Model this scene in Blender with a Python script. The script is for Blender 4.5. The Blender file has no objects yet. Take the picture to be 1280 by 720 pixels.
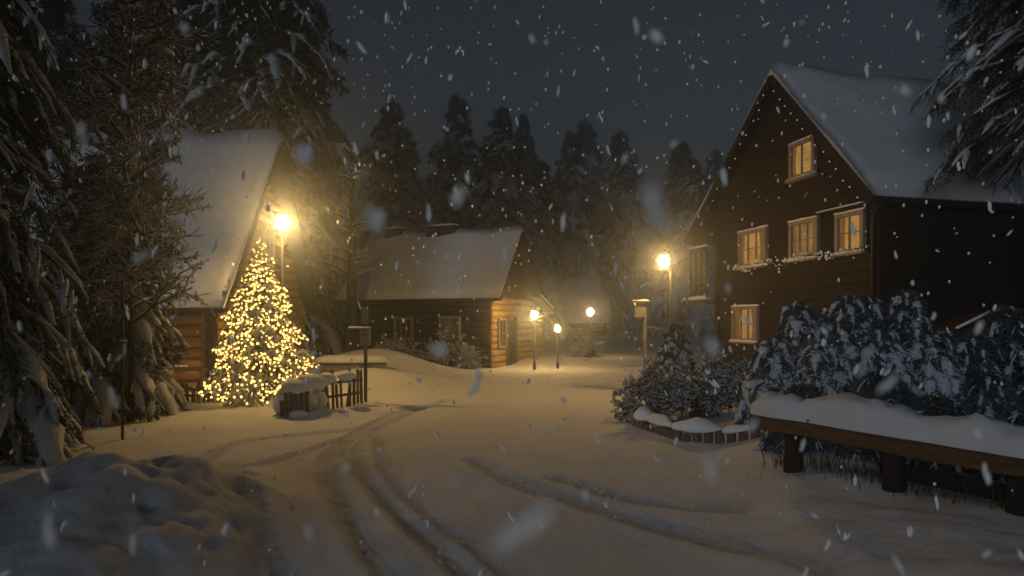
import bpy, math, random
import numpy as np
from mathutils import Vector

rng = np.random.default_rng(7)
random.seed(7)
SC = bpy.context.scene
COL = SC.collection
F = 780.0          # focal length in the photograph's pixels (1280 wide)
EYE = 2.0
HZ = 400.0         # horizon row


def P(px, py, d):
    """world point seen at a photograph pixel, at distance d along the view axis"""
    return np.array([(px - 640) / F * d, d, EYE - (py - HZ) / F * d])


def nrm(v):
    v = np.asarray(v, float)
    return v / (np.linalg.norm(v, axis=-1, keepdims=True) + 1e-9)


# ------------------------------------------------------------------ noise
def _hash(i, j, seed):
    n = (i.astype(np.int64) * 374761393 + j.astype(np.int64) * 668265263 + seed * 1442695041) & 0x7fffffff
    n = (n ^ (n >> 13)) * 1274126177 & 0x7fffffff
    return ((n ^ (n >> 16)) & 0xffff) / 65535.0


def vnoise(x, y, seed=0):
    x = np.asarray(x, float); y = np.asarray(y, float)
    i = np.floor(x); j = np.floor(y)
    u = x - i; v = y - j
    u = u * u * (3 - 2 * u); v = v * v * (3 - 2 * v)
    i = i.astype(int); j = j.astype(int)
    a = _hash(i, j, seed); b = _hash(i + 1, j, seed); c = _hash(i, j + 1, seed); d = _hash(i + 1, j + 1, seed)
    return (a * (1 - u) + b * u) * (1 - v) + (c * (1 - u) + d * u) * v - 0.5


def fbm(x, y, seed=0, o=4):
    s = 0; a = 1.0
    for k in range(o):
        s = s + a * vnoise(np.asarray(x) * 2 ** k, np.asarray(y) * 2 ** k, seed + k * 17)
        a *= 0.5
    return s


def sstep(a, b, x):
    t = np.clip((np.asarray(x, float) - a) / (b - a), 0, 1)
    return t * t * (3 - 2 * t)


# ------------------------------------------------------------------ mesh builder
class MB:
    def __init__(s):
        s.v = []; s.f = []; s.m = []; s.n = 0

    def add(s, v, f, mi=0):
        v = np.asarray(v, float).reshape(-1, 3)
        f = np.asarray(f, int)
        s.v.append(v); s.f.append(f + s.n); s.m.append(np.full(len(f), mi)); s.n += len(v)
        return s

    def box(s, c, size, ax=(1, 0, 0), mi=0, up=(0, 0, 1)):
        ax = nrm(tuple(ax) + (0,) * (3 - len(ax))); up = nrm(up); ay = nrm(np.cross(up, ax)); up = np.cross(ax, ay)
        h = np.array(size) / 2
        q = np.array([[x, y, z] for x in (-1, 1) for y in (-1, 1) for z in (-1, 1)]) * h
        v = np.asarray(c) + q[:, :1] * ax + q[:, 1:2] * ay + q[:, 2:] * up
        return s.add(v, [(0, 1, 3, 2), (4, 6, 7, 5), (0, 4, 5, 1), (2, 3, 7, 6), (0, 2, 6, 4), (1, 5, 7, 3)], mi)

    def bar(s, a, b, w, h, mi=0):
        """squared beam from a to b"""
        a = np.asarray(a, float); b = np.asarray(b, float)
        d = b - a
        up = (0, 0, 1) if abs(nrm(d)[2]) < .95 else (0, 1, 0)
        return s.box((a + b) / 2, (np.linalg.norm(d), w, h), d, mi, up)

    def tube(s, pts, rad, n=8, mi=0):
        pts = np.asarray(pts, float)
        rad = np.full(len(pts), rad, float) if np.isscalar(rad) else np.asarray(rad, float)
        lumps(s, pts[None], rad[None], n=n, flat=1.0, bottom=1.0, mi=mi)
        return s

    def ball(s, c, r, n=8, m=6, sc=(1, 1, 1), noise=0.0, mi=0):
        t = np.linspace(0, np.pi, m + 1)[1:-1]; p = np.arange(n) / n * 2 * np.pi
        ring = np.stack([np.outer(np.sin(t), np.cos(p)), np.outer(np.sin(t), np.sin(p)), np.outer(np.cos(t), np.ones(n))], -1).reshape(-1, 3)
        v = np.vstack([ring, [[0, 0, 1]], [[0, 0, -1]]])
        if noise:
            v = v * (1 + noise * rng.normal(size=(len(v), 1)))
        v = v * r * np.array(sc) + np.asarray(c)
        s_f4 = []; 
        for i in range(m - 2):
            for j in range(n):
                s_f4.append((i * n + j, (i + 1) * n + j, (i + 1) * n + (j + 1) % n, i * n + (j + 1) % n))
        k = len(ring)
        for j in range(n):
            s_f4.append((k, j, (j + 1) % n, (j + 1) % n)); b = (m - 2) * n
            s_f4.append((k + 1, b + (j + 1) % n, b + j, b + j))
        return s.add(v, s_f4, mi)

    def build(s, name, mats, parent=None, smooth=True):
        mats = mats if isinstance(mats, (list, tuple)) else [mats]
        V = np.vstack(s.v) if s.v else np.zeros((0, 3))
        org = np.zeros(3); r = parent
        if r is not None:
            while r.parent is not None: r = r.parent
            org = np.array(r.location)
        V = V - org
        fl = []; loops = []; mi = []
        for f, m in zip(s.f, s.m):
            f = f.reshape(len(f), -1)
            if f.shape[1] == 4:
                tri = f[:, 2] == f[:, 3]
                q = f[~tri]; t = f[tri][:, :3]
                fl.append(np.full(len(q), 4)); loops.append(q.ravel()); mi.append(m[~tri])
                if len(t): fl.append(np.full(len(t), 3)); loops.append(t.ravel()); mi.append(m[tri])
            else:
                fl.append(np.full(len(f), f.shape[1])); loops.append(f.ravel()); mi.append(m)
        fl = np.concatenate(fl); loops = np.concatenate(loops); mi = np.concatenate(mi)
        me = bpy.data.meshes.new(name)
        me.vertices.add(len(V)); me.vertices.foreach_set("co", V.astype(np.float32).ravel())
        me.loops.add(len(loops)); me.loops.foreach_set("vertex_index", loops.astype(np.int32))
        me.polygons.add(len(fl))
        me.polygons.foreach_set("loop_start", np.concatenate([[0], np.cumsum(fl)[:-1]]).astype(np.int32))
        me.polygons.foreach_set("loop_total", fl.astype(np.int32))
        for m in mats: me.materials.append(m)
        me.polygons.foreach_set("material_index", mi.astype(np.int32))
        me.polygons.foreach_set("use_smooth", np.full(len(fl), bool(smooth)))
        me.update(calc_edges=True); me.validate()
        o = bpy.data.objects.new(name, me); COL.objects.link(o)
        if parent is not None: o.parent = parent
        return o


def lumps(mb, Pt, R, n=6, flat=0.7, bottom=0.35, mi=0, wob=0.0):
    """N tapered closed sweeps. Pt (N,K,3) paths, R (N,K) radii; 'flat' squashes vertically, 'bottom' flattens the lower half"""
    N, K, _ = Pt.shape
    d = nrm(np.gradient(Pt, axis=1))
    up = np.zeros_like(d); up[..., 2] = 1
    bad = np.abs(d[..., 2]) > .93
    up[bad] = (0.3, 1, 0)
    sd = nrm(np.cross(d, up)); u2 = np.cross(sd, d)
    a = np.arange(n) / n * 2 * np.pi
    ca = np.cos(a); sa = np.sin(a); sa = np.where(sa < 0, sa * bottom, sa) * flat
    r = R[..., None]
    if wob: r = r * (1 + wob * rng.normal(size=(N, K, n)))
    V = Pt[:, :, None, :] + sd[:, :, None, :] * (r * ca)[..., None] + u2[:, :, None, :] * (r * sa)[..., None]
    cap0 = Pt[:, :1, :] - d[:, :1, :] * R[:, :1, None] * .4; cap1 = Pt[:, -1:, :] + d[:, -1:, :] * R[:, -1:, None] * .4
    V = np.concatenate([V.reshape(N, K * n, 3), cap0, cap1], 1)
    f = []
    for k in range(K - 1):
        for j in range(n):
            f.append((k * n + j, (k + 1) * n + j, (k + 1) * n + (j + 1) % n, k * n + (j + 1) % n))
    c0, c1 = K * n, K * n + 1
    for j in range(n):
        f.append((c0, j, (j + 1) % n, (j + 1) % n))
        b = (K - 1) * n
        f.append((c1, b + (j + 1) % n, b + j, b + j))
    f = np.array(f)
    off = (np.arange(N) * (K * n + 2))[:, None, None]
    mb.add(V.reshape(-1, 3), (f[None] + off).reshape(-1, 4), mi)


def blades(mb, base, d, ln, w, mi=0):
    """thin diamond faces"""
    base = np.asarray(base); d = nrm(d); N = len(base)
    s = nrm(np.cross(d, rng.normal(size=(N, 3))))
    ln = np.broadcast_to(ln, N)[:, None]; w = np.broadcast_to(w, N)[:, None]
    mid = base + d * ln * .45
    V = np.stack([base, mid + s * w, base + d * ln, mid - s * w], 1).reshape(-1, 3)
    mb.add(V, np.arange(N * 4).reshape(-1, 4), mi)


# ------------------------------------------------------------------ materials
def mat(name):
    m = bpy.data.materials.new(name); m.use_nodes = True
    nt = m.node_tree; b = nt.nodes['Principled BSDF']
    return m, nt, b


def ramp(nt, fac, stops):
    r = nt.nodes.new('ShaderNodeValToRGB')
    el = r.color_ramp.elements
    while len(el) < len(stops): el.new(0.5)
    for e, (p, c) in zip(el, stops): e.position = p; e.color = (*c, 1)
    nt.links.new(fac, r.inputs[0]); return r.outputs[0]


def noise(nt, scale, detail=4, stretch=None, coord='Object', rough=.55):
    t = nt.nodes.new('ShaderNodeTexCoord'); n = nt.nodes.new('ShaderNodeTexNoise')
    n.inputs['Scale'].default_value = scale; n.inputs['Detail'].default_value = detail; n.inputs['Roughness'].default_value = rough
    src = t.outputs[coord]
    if stretch:
        mp = nt.nodes.new('ShaderNodeMapping'); mp.inputs['Scale'].default_value = stretch
        nt.links.new(src, mp.inputs[0]); src = mp.outputs[0]
    nt.links.new(src, n.inputs['Vector'])
    return n.outputs['Fac']


def bump(nt, b, h, strength, dist):
    n = nt.nodes.new('ShaderNodeBump'); n.inputs['Strength'].default_value = strength; n.inputs['Distance'].default_value = dist
    nt.links.new(h, n.inputs['Height']); nt.links.new(n.outputs[0], b.inputs['Normal'])


def snow_mat(name, c, s=14, bs=.5, dist=.03, spread=.08):
    m, nt, b = mat(name)
    f = noise(nt, s, 6)
    lo = tuple(x * (1 - spread) for x in c); hi = tuple(min(.95, x * (1 + spread)) for x in c)
    nt.links.new(ramp(nt, f, [(.3, lo), (.7, hi)]), b.inputs['Base Color'])
    b.inputs['Roughness'].default_value = .7
    b.inputs['Specular IOR Level'].default_value = .25
    bump(nt, b, f, bs, dist)
    return m


def wood_mat(name, a, c, stretch=(1, 1, 14), scale=2.5, rough=.8, bs=.5):
    m, nt, b = mat(name)
    f = noise(nt, scale, 7, stretch, rough=.65)
    nt.links.new(ramp(nt, f, [(.28, a), (.72, c)]), b.inputs['Base Color'])
    b.inputs['Roughness'].default_value = rough
    b.inputs['Specular IOR Level'].default_value = .2
    bump(nt, b, f, bs, .02)
    return m


def leaf_mat(name, a, c, scale=3):
    m, nt, b = mat(name)
    f = noise(nt, scale, 3)
    nt.links.new(ramp(nt, f, [(.3, a), (.7, c)]), b.inputs['Base Color'])
    b.inputs['Roughness'].default_value = .65
    b.inputs['Specular IOR Level'].default_value = .2
    return m


def emit_mat(name, c, strength, mis='AUTO'):
    m = bpy.data.materials.new(name); m.use_nodes = True
    nt = m.node_tree; nt.nodes.clear()
    e = nt.nodes.new('ShaderNodeEmission'); o = nt.nodes.new('ShaderNodeOutputMaterial')
    e.inputs[0].default_value = (*c, 1); e.inputs[1].default_value = strength
    nt.links.new(e.outputs[0], o.inputs[0])
    m.cycles.emission_sampling = mis
    return m


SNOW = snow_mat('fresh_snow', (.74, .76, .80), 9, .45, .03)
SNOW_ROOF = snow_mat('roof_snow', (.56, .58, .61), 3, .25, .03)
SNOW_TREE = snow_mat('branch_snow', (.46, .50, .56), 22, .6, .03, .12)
SNOW_FLAKE = snow_mat('flake_snow', (.93, .94, .96), 60, .2, .003, .02)
LOG_WARM = wood_mat('honey_log', (.17, .085, .03), (.38, .21, .085), (1, 1, 9), 2.2)
LOG_LAMPLIT = wood_mat('lamplit_log', (.22, .15, .065), (.48, .35, .17), (1, 1, 9), 2.2)  # gable logs: the lamp's golden glow is put into the colour
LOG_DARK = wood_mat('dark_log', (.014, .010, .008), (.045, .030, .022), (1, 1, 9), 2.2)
BOARD = wood_mat('brown_board', (.010, .0075, .0062), (.032, .022, .017), (1, 1, 12), 2.0)
BOARD_DARK = wood_mat('black_brown_board', (.010, .007, .006), (.030, .019, .015), (1, 1, 12), 2.0)
RAILWOOD = wood_mat('rail_timber', (.045, .024, .011), (.15, .08, .03), (3, 3, 16), 1.6)
GREYWOOD = wood_mat('weathered_wood', (.06, .045, .035), (.17, .13, .10), (6, 6, 1), 3)
PALEWOOD = wood_mat('pale_painted_wood', (.36, .31, .25), (.62, .55, .45), (5, 5, 1), 3)
FRAMEWOOD = wood_mat('window_frame_wood', (.16, .13, .10), (.30, .25, .20), (5, 5, 1), 3)
PALEGREY = wood_mat('pale_grey_boards', (.22, .20, .18), (.40, .37, .33), (6, 6, 1), 2)
BARK = wood_mat('bark', (.012, .010, .009), (.036, .031, .028), (7, 7, 1), 3, .95, 1)
NEEDLE = leaf_mat('spruce_needles', (.010, .020, .014), (.035, .060, .036))
NEEDLE_X = leaf_mat('fir_needles', (.06, .075, .03), (.14, .15, .06))
FROST_HAZE = leaf_mat('frosted_hazy_needles', (.055, .065, .068), (.15, .165, .17))  # frost, lightened further so distant haze is in the colour too
FROST_DIM = leaf_mat('rimed_leaves', (.03, .038, .04), (.10, .115, .122))
LEAF = leaf_mat('winter_leaves', (.018, .016, .012), (.06, .05, .035))
METAL = mat('dark_iron')[0]
METAL.node_tree.nodes['Principled BSDF'].inputs['Base Color'].default_value = (.03, .03, .032, 1)
METAL.node_tree.nodes['Principled BSDF'].inputs['Roughness'].default_value = .55
METAL.node_tree.nodes['Principled BSDF'].inputs['Metallic'].default_value = .6
STONE = wood_mat('grey_stone', (.10, .09, .085), (.27, .25, .23), (1, 1, 1.5), 4, .9, 1)
WHITE = wood_mat('white_enamel', (.55, .55, .53), (.72, .72, .70), (1, 1, 1), 5, .5, .1)
GLASS = mat('dark_glass')[0]
_g = GLASS.node_tree.nodes['Principled BSDF']
_g.inputs['Base Color'].default_value = (.025, .025, .03, 1); _g.inputs['Roughness'].default_value = .12
WARM = (1.0, .60, .20)
BULB_LAMP = emit_mat('lamp_bulb', (1.0, .58, .18), 900)
BULB_LAMP_R = emit_mat('lamp_bulb_strong', (1.0, .57, .18), 420)
BULB_WALL = emit_mat('lamp_bulb_gable', (1.0, .60, .20), 420)
BULB_FAR = emit_mat('lamp_bulb_far', (1.0, .58, .20), 150)
BULB_XMAS = emit_mat('fairy_bulb', (1.0, .56, .15), 4.0)
BULB_TINY = emit_mat('garland_bulb', (1.0, .8, .5), .35)


def lit_pane(name, c, s):
    m = bpy.data.materials.new(name); m.use_nodes = True
    nt = m.node_tree; nt.nodes.clear()
    e = nt.nodes.new('ShaderNodeEmission'); o = nt.nodes.new('ShaderNodeOutputMaterial')
    f = noise(nt, 2.2, 3)
    nt.links.new(ramp(nt, f, [(.3, tuple(x * .55 for x in c)), (.7, c)]), e.inputs[0])
    e.inputs[1].default_value = s
    nt.links.new(e.outputs[0], o.inputs[0])
    return m


PANE = lit_pane('lit_window', (1.0, .52, .13), .50)
CURTAIN = lit_pane('lit_curtain', (1.0, .52, .16), .20)  # cloth glows by itself in place of room light shining through
PANE_SOFT = lit_pane('soft_window', (1.0, .54, .17), .30)
PANE_DIM = lit_pane('dim_window', (1.0, .62, .28), .035)


# ------------------------------------------------------------------ scene tree
def tag(o, label=None, cat=None, group=None, kind=None):
    if label: o['label'] = label
    if cat: o['category'] = cat
    if group: o['group'] = group
    if kind: o['kind'] = kind
    return o


def thing(name, loc, label, cat, group=None):
    o = bpy.data.objects.new(name, None); COL.objects.link(o)
    o.location = [float(x) for x in loc]; o.empty_display_size = .3
    return tag(o, label, cat, group)


def copy_tree(o, parent=None):
    c = o.copy(); COL.objects.link(c)
    if parent: c.parent = parent
    for ch in list(o.children): copy_tree(ch, c)
    return c


# ------------------------------------------------------------------ ground
def dplan(px, py, z=0.0):
    d = (EYE - z) * F / (py - HZ)
    return ((px - 640) / F * d, d)


TRACKS = [  # pixel polylines, depth, half width
    ([(560, 500), (500, 520), (462, 540), (440, 562), (458, 590), (505, 628), (575, 672), (660, 730), (760, 800)], .085, .13),
    ([(530, 505), (480, 522), (440, 545), (412, 572), (418, 605), (455, 648), (520, 700), (600, 770)], .075, .15),
    ([(470, 545), (478, 575), (520, 615), (590, 655), (680, 705)], .04, .10),
    ([(255, 575), (290, 556), (340, 546), (400, 540), (470, 532)], .06, .12),
    ([(275, 590), (320, 580), (370, 566), (430, 548)], .05, .14),
    ([(590, 572), (640, 592), (720, 612), (820, 634), (930, 664), (1040, 708)], .06, .16),
    ([(690, 588), (760, 604), (840, 617), (930, 632)], .04, .10),
    ([(275, 580), (292, 612), (318, 655), (360, 705), (420, 780)], .045, .2),
]
TP = []
for pts, dep, hw in TRACKS:
    q = np.array([dplan(*p) for p in pts])
    t = np.linspace(0, len(q) - 1, 90); i = np.minimum(t.astype(int), len(q) - 2); u = (t - i)[:, None]
    q0 = q[np.maximum(i - 1, 0)]; q1 = q[i]; q2 = q[i + 1]; q3 = q[np.minimum(i + 2, len(q) - 1)]
    c = .5 * (2 * q1 + (q2 - q0) * u + (2 * q0 - 5 * q1 + 4 * q2 - q3) * u ** 2 + (3 * q1 - q0 - 3 * q2 + q3) * u ** 3)
    TP.append((c, dep, hw * .8))
    tn = np.gradient(c, axis=0); tn = np.stack([-tn[:, 1], tn[:, 0]], -1) / (np.linalg.norm(tn, axis=1, keepdims=True) + 1e-9)
    for off in (-.75, .1, .9): TP.append((c + tn * (off + .25 * np.sin(np.linspace(0, 9, len(c))[:, None] + off * 7)) * hw, dep * .35, .03))


def seg_dist(x, y, c):
    best = np.full(x.shape, 1e9)
    for a, b in zip(c[:-1], c[1:]):
        ab = b - a; L = ab @ ab + 1e-9
        t = np.clip(((x - a[0]) * ab[0] + (y - a[1]) * ab[1]) / L, 0, 1)
        best = np.minimum(best, (x - a[0] - t * ab[0]) ** 2 + (y - a[1] - t * ab[1]) ** 2)
    return np.sqrt(best)


def gh_base(x, y):
    x = np.asarray(x, float); y = np.asarray(y, float)
    z = .05 * fbm(x * .35, y * .35, 3) + .022 * fbm(x * 1.3, y * 1.3, 8)
    # ploughed heap at the road side, and the bank it belongs to
    for cx, cy, rx, ry, h in ((-3.7, 6.6, 1.2, 1.35, .54), (-5.2, 5.4, 1.8, 1.6, .44), (-3.6, 4.3, 1.2, 1.7, .28), (-6.6, 7.6, 1.4, 1.3, .15)):
        g = np.exp(-(((x - cx) / rx) ** 2 + ((y - cy) / ry) ** 2) ** 1.3)
        z = z + g * h * (1 + .42 * fbm(x * 1.5, y * 1.5, 21, 5))
    # garden bank on the other side
    e = x - (1.55 + .16 * (y - 4.5)) + .35 * fbm(x * .6, y * .6, 31)
    b = sstep(0.0, 2.2, e) * sstep(30, 24, y)
    z = z + b * (.30 + .10 * fbm(x * .8, y * .8, 33))
    # bank under the trees and the garden of the first cabin
    e2 = -5.0 - x + .25 * fbm(x * .6, y * .6, 41)
    z = z + sstep(0, 2, e2) * sstep(8, 10, y) * .04
    # snow drifts near fence
    for cx, cy, rx, ry, h in ((-3.9, 13.0, .5, .35, .16), (-3.2, 13.6, .6, .4, .12), (-4.6, 19.5, 2.0, 1.2, .5), (-5.2, 23.5, 2.4, 1.6, .9), (2.1, 30, 3, 1.5, .25)):
        z = z + h * np.exp(-(((x - cx) / rx) ** 2 + ((y - cy) / ry) ** 2))
    z = z - .05 * np.maximum(0, 9.5 - np.maximum(y, 2)) ** 1.2 * sstep(3.2, 1.2, x)  # added slope, tips the near snow away from the lamps to darken it
    z = z + sstep(34, 120, y) * 2.0 + np.maximum(0, np.abs(x) - 40) * .02
    return z


def gh(x, y):
    return float(gh_base(np.array([x]), np.array([y]))[0])


def build_ground():
    ys = [-11, -8, -5, -2, 0, 1, 2, 2.6, 3.2]
    y = 3.6
    while y < 320:
        ys.append(y); y += max(.035, .0052 * y ** 1.22) if y < 16 else .012 * y
    ys = np.array(ys)
    xi = np.linspace(-1, 1, 520)
    xs = 9 * xi + 191 * np.sign(xi) * np.abs(xi) ** 9
    X, Y = np.meshgrid(xs, ys)
    Z = gh_base(X, Y)
    W = np.zeros_like(Z)
    near = (Y > 2) & (Y < 22) & (np.abs(X) < 12)
    xn, yn = X[near], Y[near]
    zt = np.zeros_like(xn); wt = np.zeros_like(xn)
    for c, dep, hw in TP:
        wob = .06 * fbm(xn * 2, yn * 2, 55)
        d = seg_dist(xn, yn, c) + wob
        fade = sstep(0, 1, 1.0 + 1.0 * fbm(xn * .7, yn * .7, 77))
        g = np.exp(-(np.abs(d) / (hw * 1.15)) ** 2.4) * fade
        rim = np.exp(-((d - 1.7 * hw) / (.6 * hw)) ** 2) * fade
        dep *= .58
        zt += -dep * g + dep * .3 * rim + dep * .4 * g * fbm(xn * 7, yn * 7, 91)
        wt = np.maximum(wt, g)
    # shallow footprints / clods
    zt += .024 * fbm(xn * 4, yn * 4, 14, 4) * sstep(-.2, .3, fbm(xn * .7, yn * .7, 201)) + wt * .012 * fbm(xn * 11, yn * 14, 66, 3)
    Z[near] += zt; W[near] = wt
    nx, ny = len(xs), len(ys)
    idx = np.arange(nx * ny).reshape(ny, nx)
    f = np.stack([idx[:-1, :-1], idx[:-1, 1:], idx[1:, 1:], idx[1:, :-1]], -1).reshape(-1, 4)
    mb = MB(); mb.add(np.stack([X, Y, Z], -1).reshape(-1, 3), f)
    m, nt, b = mat('snow_ground')
    n1 = noise(nt, 1.2, 6); n2 = noise(nt, 9, 9, rough=.75)
    a = nt.nodes.new('ShaderNodeAttribute'); a.attribute_name = 'worn'
    mx = nt.nodes.new('ShaderNodeMix'); mx.data_type = 'RGBA'
    nt.links.new(a.outputs['Fac'], mx.inputs['Factor'])
    nt.links.new(ramp(nt, n1, [(.3, (.70, .72, .76)), (.7, (.80, .81, .83))]), mx.inputs[6])
    nt.links.new(ramp(nt, n2, [(.3, (.46, .49, .54)), (.7, (.62, .65, .70))]), mx.inputs[7])
    nt.links.new(mx.outputs[2], b.inputs['Base Color'])
    b.inputs['Roughness'].default_value = .75; b.inputs['Specular IOR Level'].default_value = .2
    bump(nt, b, n2, .8, .06)
    o = mb.build('snowy_ground', m)
    at = o.data.attributes.new('worn', 'FLOAT', 'POINT')
    at.data.foreach_set('value', W.astype(np.float32).ravel())
    tag(o, kind='structure')


build_ground()


# ------------------------------------------------------------------ architecture helpers
def log_wall(mb, p0, p1, z0, ztop, dia, stub=.18, round_=True, mi=0):
    """horizontal logs (or boards) laid from p0 to p1, ztop(s) the wall's upper edge"""
    p0 = np.array([*p0[:2], 0.]); p1 = np.array([*p1[:2], 0.])
    L = np.linalg.norm(p1 - p0); d = (p1 - p0) / L
    s = np.linspace(0, L, 240); zt = np.array([ztop(x) for x in s])
    z = z0 + dia / 2; k = 0
    while z < zt.max() + dia * .4:
        ok = s[zt >= z - dia * .1]
        if len(ok) < 3: break
        a, b = ok.min(), ok.max()
        if a <= 0.02: a -= stub * (.8 + .4 * random.random())
        if b >= L - .02: b += stub * (.8 + .4 * random.random())
        A = p0 + d * a + [0, 0, z]; B = p0 + d * b + [0, 0, z]
        nseg = 7
        pts = np.linspace(A, B, nseg)
        if round_:
            pts = pts + rng.normal(size=pts.shape) * .008
            mb.tube(pts, dia * .53 * (1 + .04 * rng.normal(size=nseg)), 10, mi)
        else:
            off = np.array([d[1], -d[0], 0]) * rng.normal() * .006
            mb.bar(A + off, B + off, .10, dia * .955, mi)
        z += dia; k += 1


def roof_profile(pts, th, nseg=10, edge=.10):
    """outer curve of a snow load along the polyline pts (3D points of a gable end)"""
    out = []; cum = []
    P_ = [np.asarray(p, float) for p in pts]
    tot = sum(np.linalg.norm(b - a) for a, b in zip(P_[:-1], P_[1:]))
    acc = 0
    for i, (a, b) in enumerate(zip(P_[:-1], P_[1:])):
        L = np.linalg.norm(b - a)
        for t in np.linspace(0, 1, nseg, endpoint=False):
            out.append(a + (b - a) * t); cum.append(acc + L * t)
        acc += L
    out.append(P_[-1]); cum.append(acc)
    return np.array(out), np.array(cum), tot


def snow_roof(parent, pts, D, L, th, name='snow_cover', seed=0, nst=40, material=None):
    """a lying snow load over a gable roof: profile pts swept by D*L"""
    pr, cum, tot = roof_profile(pts, th, 9)
    e = np.minimum(cum, tot - cum)
    edge = np.sqrt(np.clip(e / .22, 0, 1)) * .8 + .2
    D = nrm(D)
    us = np.concatenate([[0, .012, .03, .06], np.linspace(.1, .9, nst), [.94, .97, .988, 1]])
    mid = (pr[0] + pr[-1]) / 2
    V = []; n = len(pr)
    for u in us:
        eu = min(u, 1 - u) * L
        fu = np.sqrt(min(1, eu / .12)) * .45 + .55
        base = pr + D * (L * u)
        nz = fbm(base[:, 0] * .7 + base[:, 2] * .5, base[:, 1] * .7, 100 + seed) * .7 * th + .12 * th * fbm(base[:, 0] * 3, base[:, 1] * 3 + base[:, 2] * 3, 140 + seed)
        top = base.copy(); top[:, 2] += th * edge * fu + nz * edge * fu
        # slump past the eaves, uneven
        sl = .11 * fbm(u * L * 1.1, np.zeros(1), 300 + seed)[0]
        for k, sgn in ((0, 1), (-1, -1)):
            out = nrm((pr[0] - mid if k == 0 else pr[-1] - mid) * [1, 1, 0])
            top[k] += out * (.07 + sl); top[k, 2] -= .05 * th + abs(sl) * .3
        ring = np.vstack([top, base[::-1]])
        V.append(ring)
    V = np.array(V); m = V.shape[1]; K = len(us)
    f = []
    for k in range(K - 1):
        for j in range(m):
            f.append((k * m + j, k * m + (j + 1) % m, (k + 1) * m + (j + 1) % m, (k + 1) * m + j))
    mb = MB(); mb.add(V.reshape(-1, 3), f)
    for k in (0, K - 1):
        ff = []
        for j in range(n - 1):
            q = (k * m + j, k * m + j + 1, k * m + m - 2 - j, k * m + m - 1 - j)
            ff.append(q if k == 0 else q[::-1])
        mb.f.append(np.array(ff)); mb.m.append(np.zeros(len(ff), int))
    return mb.build(name, material or SNOW_ROOF, parent)


def roof_deck(parent, pts, D, L, th, material, name='roof'):
    D = nrm(D); mb = MB()
    for a, b in zip(pts[:-1], pts[1:]):
        a = np.asarray(a, float); b = np.asarray(b, float)
        q = [a, b, b + D * L, a + D * L]
        v = [p - [0, 0, .004] for p in q] + [p - [0, 0, th] for p in q]
        mb.add(v, [(0, 1, 2, 3), (7, 6, 5, 4), (0, 4, 5, 1), (1, 5, 6, 2), (2, 6, 7, 3), (3, 7, 4, 0)])
    # barge boards just outside the gable ends, rafter ends under the eaves
    for e in (-.025, L + .025):
        for a, b in zip(pts[:-1], pts[1:]):
            mb.bar(np.asarray(a) + D * e - [0, 0, th * .75], np.asarray(b) + D * e - [0, 0, th * .6], .045, th * 1.3)
    for a, b in ((pts[0], pts[1]), (pts[-1], pts[-2])):
        a = np.asarray(a, float); b = np.asarray(b, float); dr = nrm(b - a)
        for t in np.arange(.35, L - .2, .8):
            mb.bar(a + D * t + dr * .05 - [0, 0, th + .062], a + D * t + dr * .9 - [0, 0, th + .062], .09, .12)
    return mb.build(name, material, parent, smooth=False)


WN = [0]


def window(parent, c, along, out, w, h, pane, frame=FRAMEWOOD, curtain=True, bars=(1, 1), fw=.09, sill=True, shutters=None, label=None):
    """window standing proud of the wall: c = centre on the wall face"""
    a = nrm(along); o = nrm(out); c = np.asarray(c, float); up = np.array([0, 0, 1.])
    fr = MB()
    for sx in (-1, 1): fr.box(c + a * sx * (w / 2 - fw / 2) + o * .05, (fw, .11, h - .004), a)
    for sz in (-1, 1): fr.box(c + up * sz * (h / 2 - fw / 2) + o * .052, (w - 2 * fw, .10, fw), a)
    f = fr.build('window', frame, parent, smooth=False)
    if label: f['label'] = label
    mn = MB()
    for k in range(bars[0]):
        x = -w / 2 + fw + (w - 2 * fw) * (k + 1) / (bars[0] + 1)
        mn.box(c + a * x + o * .062, (.045, .04, h - 2 * fw), a)
    for k in range(bars[1]):
        z = -h / 2 + fw + (h - 2 * fw) * (k + 1) / (bars[1] + 1)
        mn.box(c + up * z + o * .0605, (w - 2 * fw, .030, .028), a)
    mn.build('mullion', frame, f, smooth=False)
    MB().box(c + o * .004, (w - fw, .03, h - fw), a).build('pane', pane, f, smooth=False)
    if curtain:
        WN[0] += 1
        for sx in (-1, 1):
            cu = MB(); wide = (.20, .27, .14, .10, .24, .17, .22)[(WN[0] * 3 + sx) % 7]
            n = 15; xs = np.linspace(0, (w - 2 * fw) * wide, n); zs = np.linspace(-h / 2 + fw, h / 2 - fw, 5)
            V = []
            for z in zs:
                g = 1 - .25 * np.exp(-((z + h * .05) / (h * .25)) ** 2)
                for x in xs:
                    V.append(c + a * sx * (w / 2 - fw - x * g) + up * z + o * (.031 + .009 * math.sin(x * 95)))
            F_ = [(r * n + q, r * n + q + 1, (r + 1) * n + q + 1, (r + 1) * n + q) for r in range(4) for q in range(n - 1)]
            cu.add(V, F_)
            cu.build('curtain', CURTAIN, f)
    if sill:
        s = MB().box(c - up * (h / 2 + .03) + o * .09, (w + .10, .20, .055), a).build('sill', frame, f, smooth=False)
        sn = MB(); pts = np.linspace(c - a * (w / 2 + .03), c + a * (w / 2 + .03), 8) - up * (h / 2 + .0) + o * .10
        lumps(sn, pts[None], np.full((1, 8), .065), n=8, flat=.8, bottom=.3, wob=.12)
        sn.build('snow_cap', SNOW, s)
    return f


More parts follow.
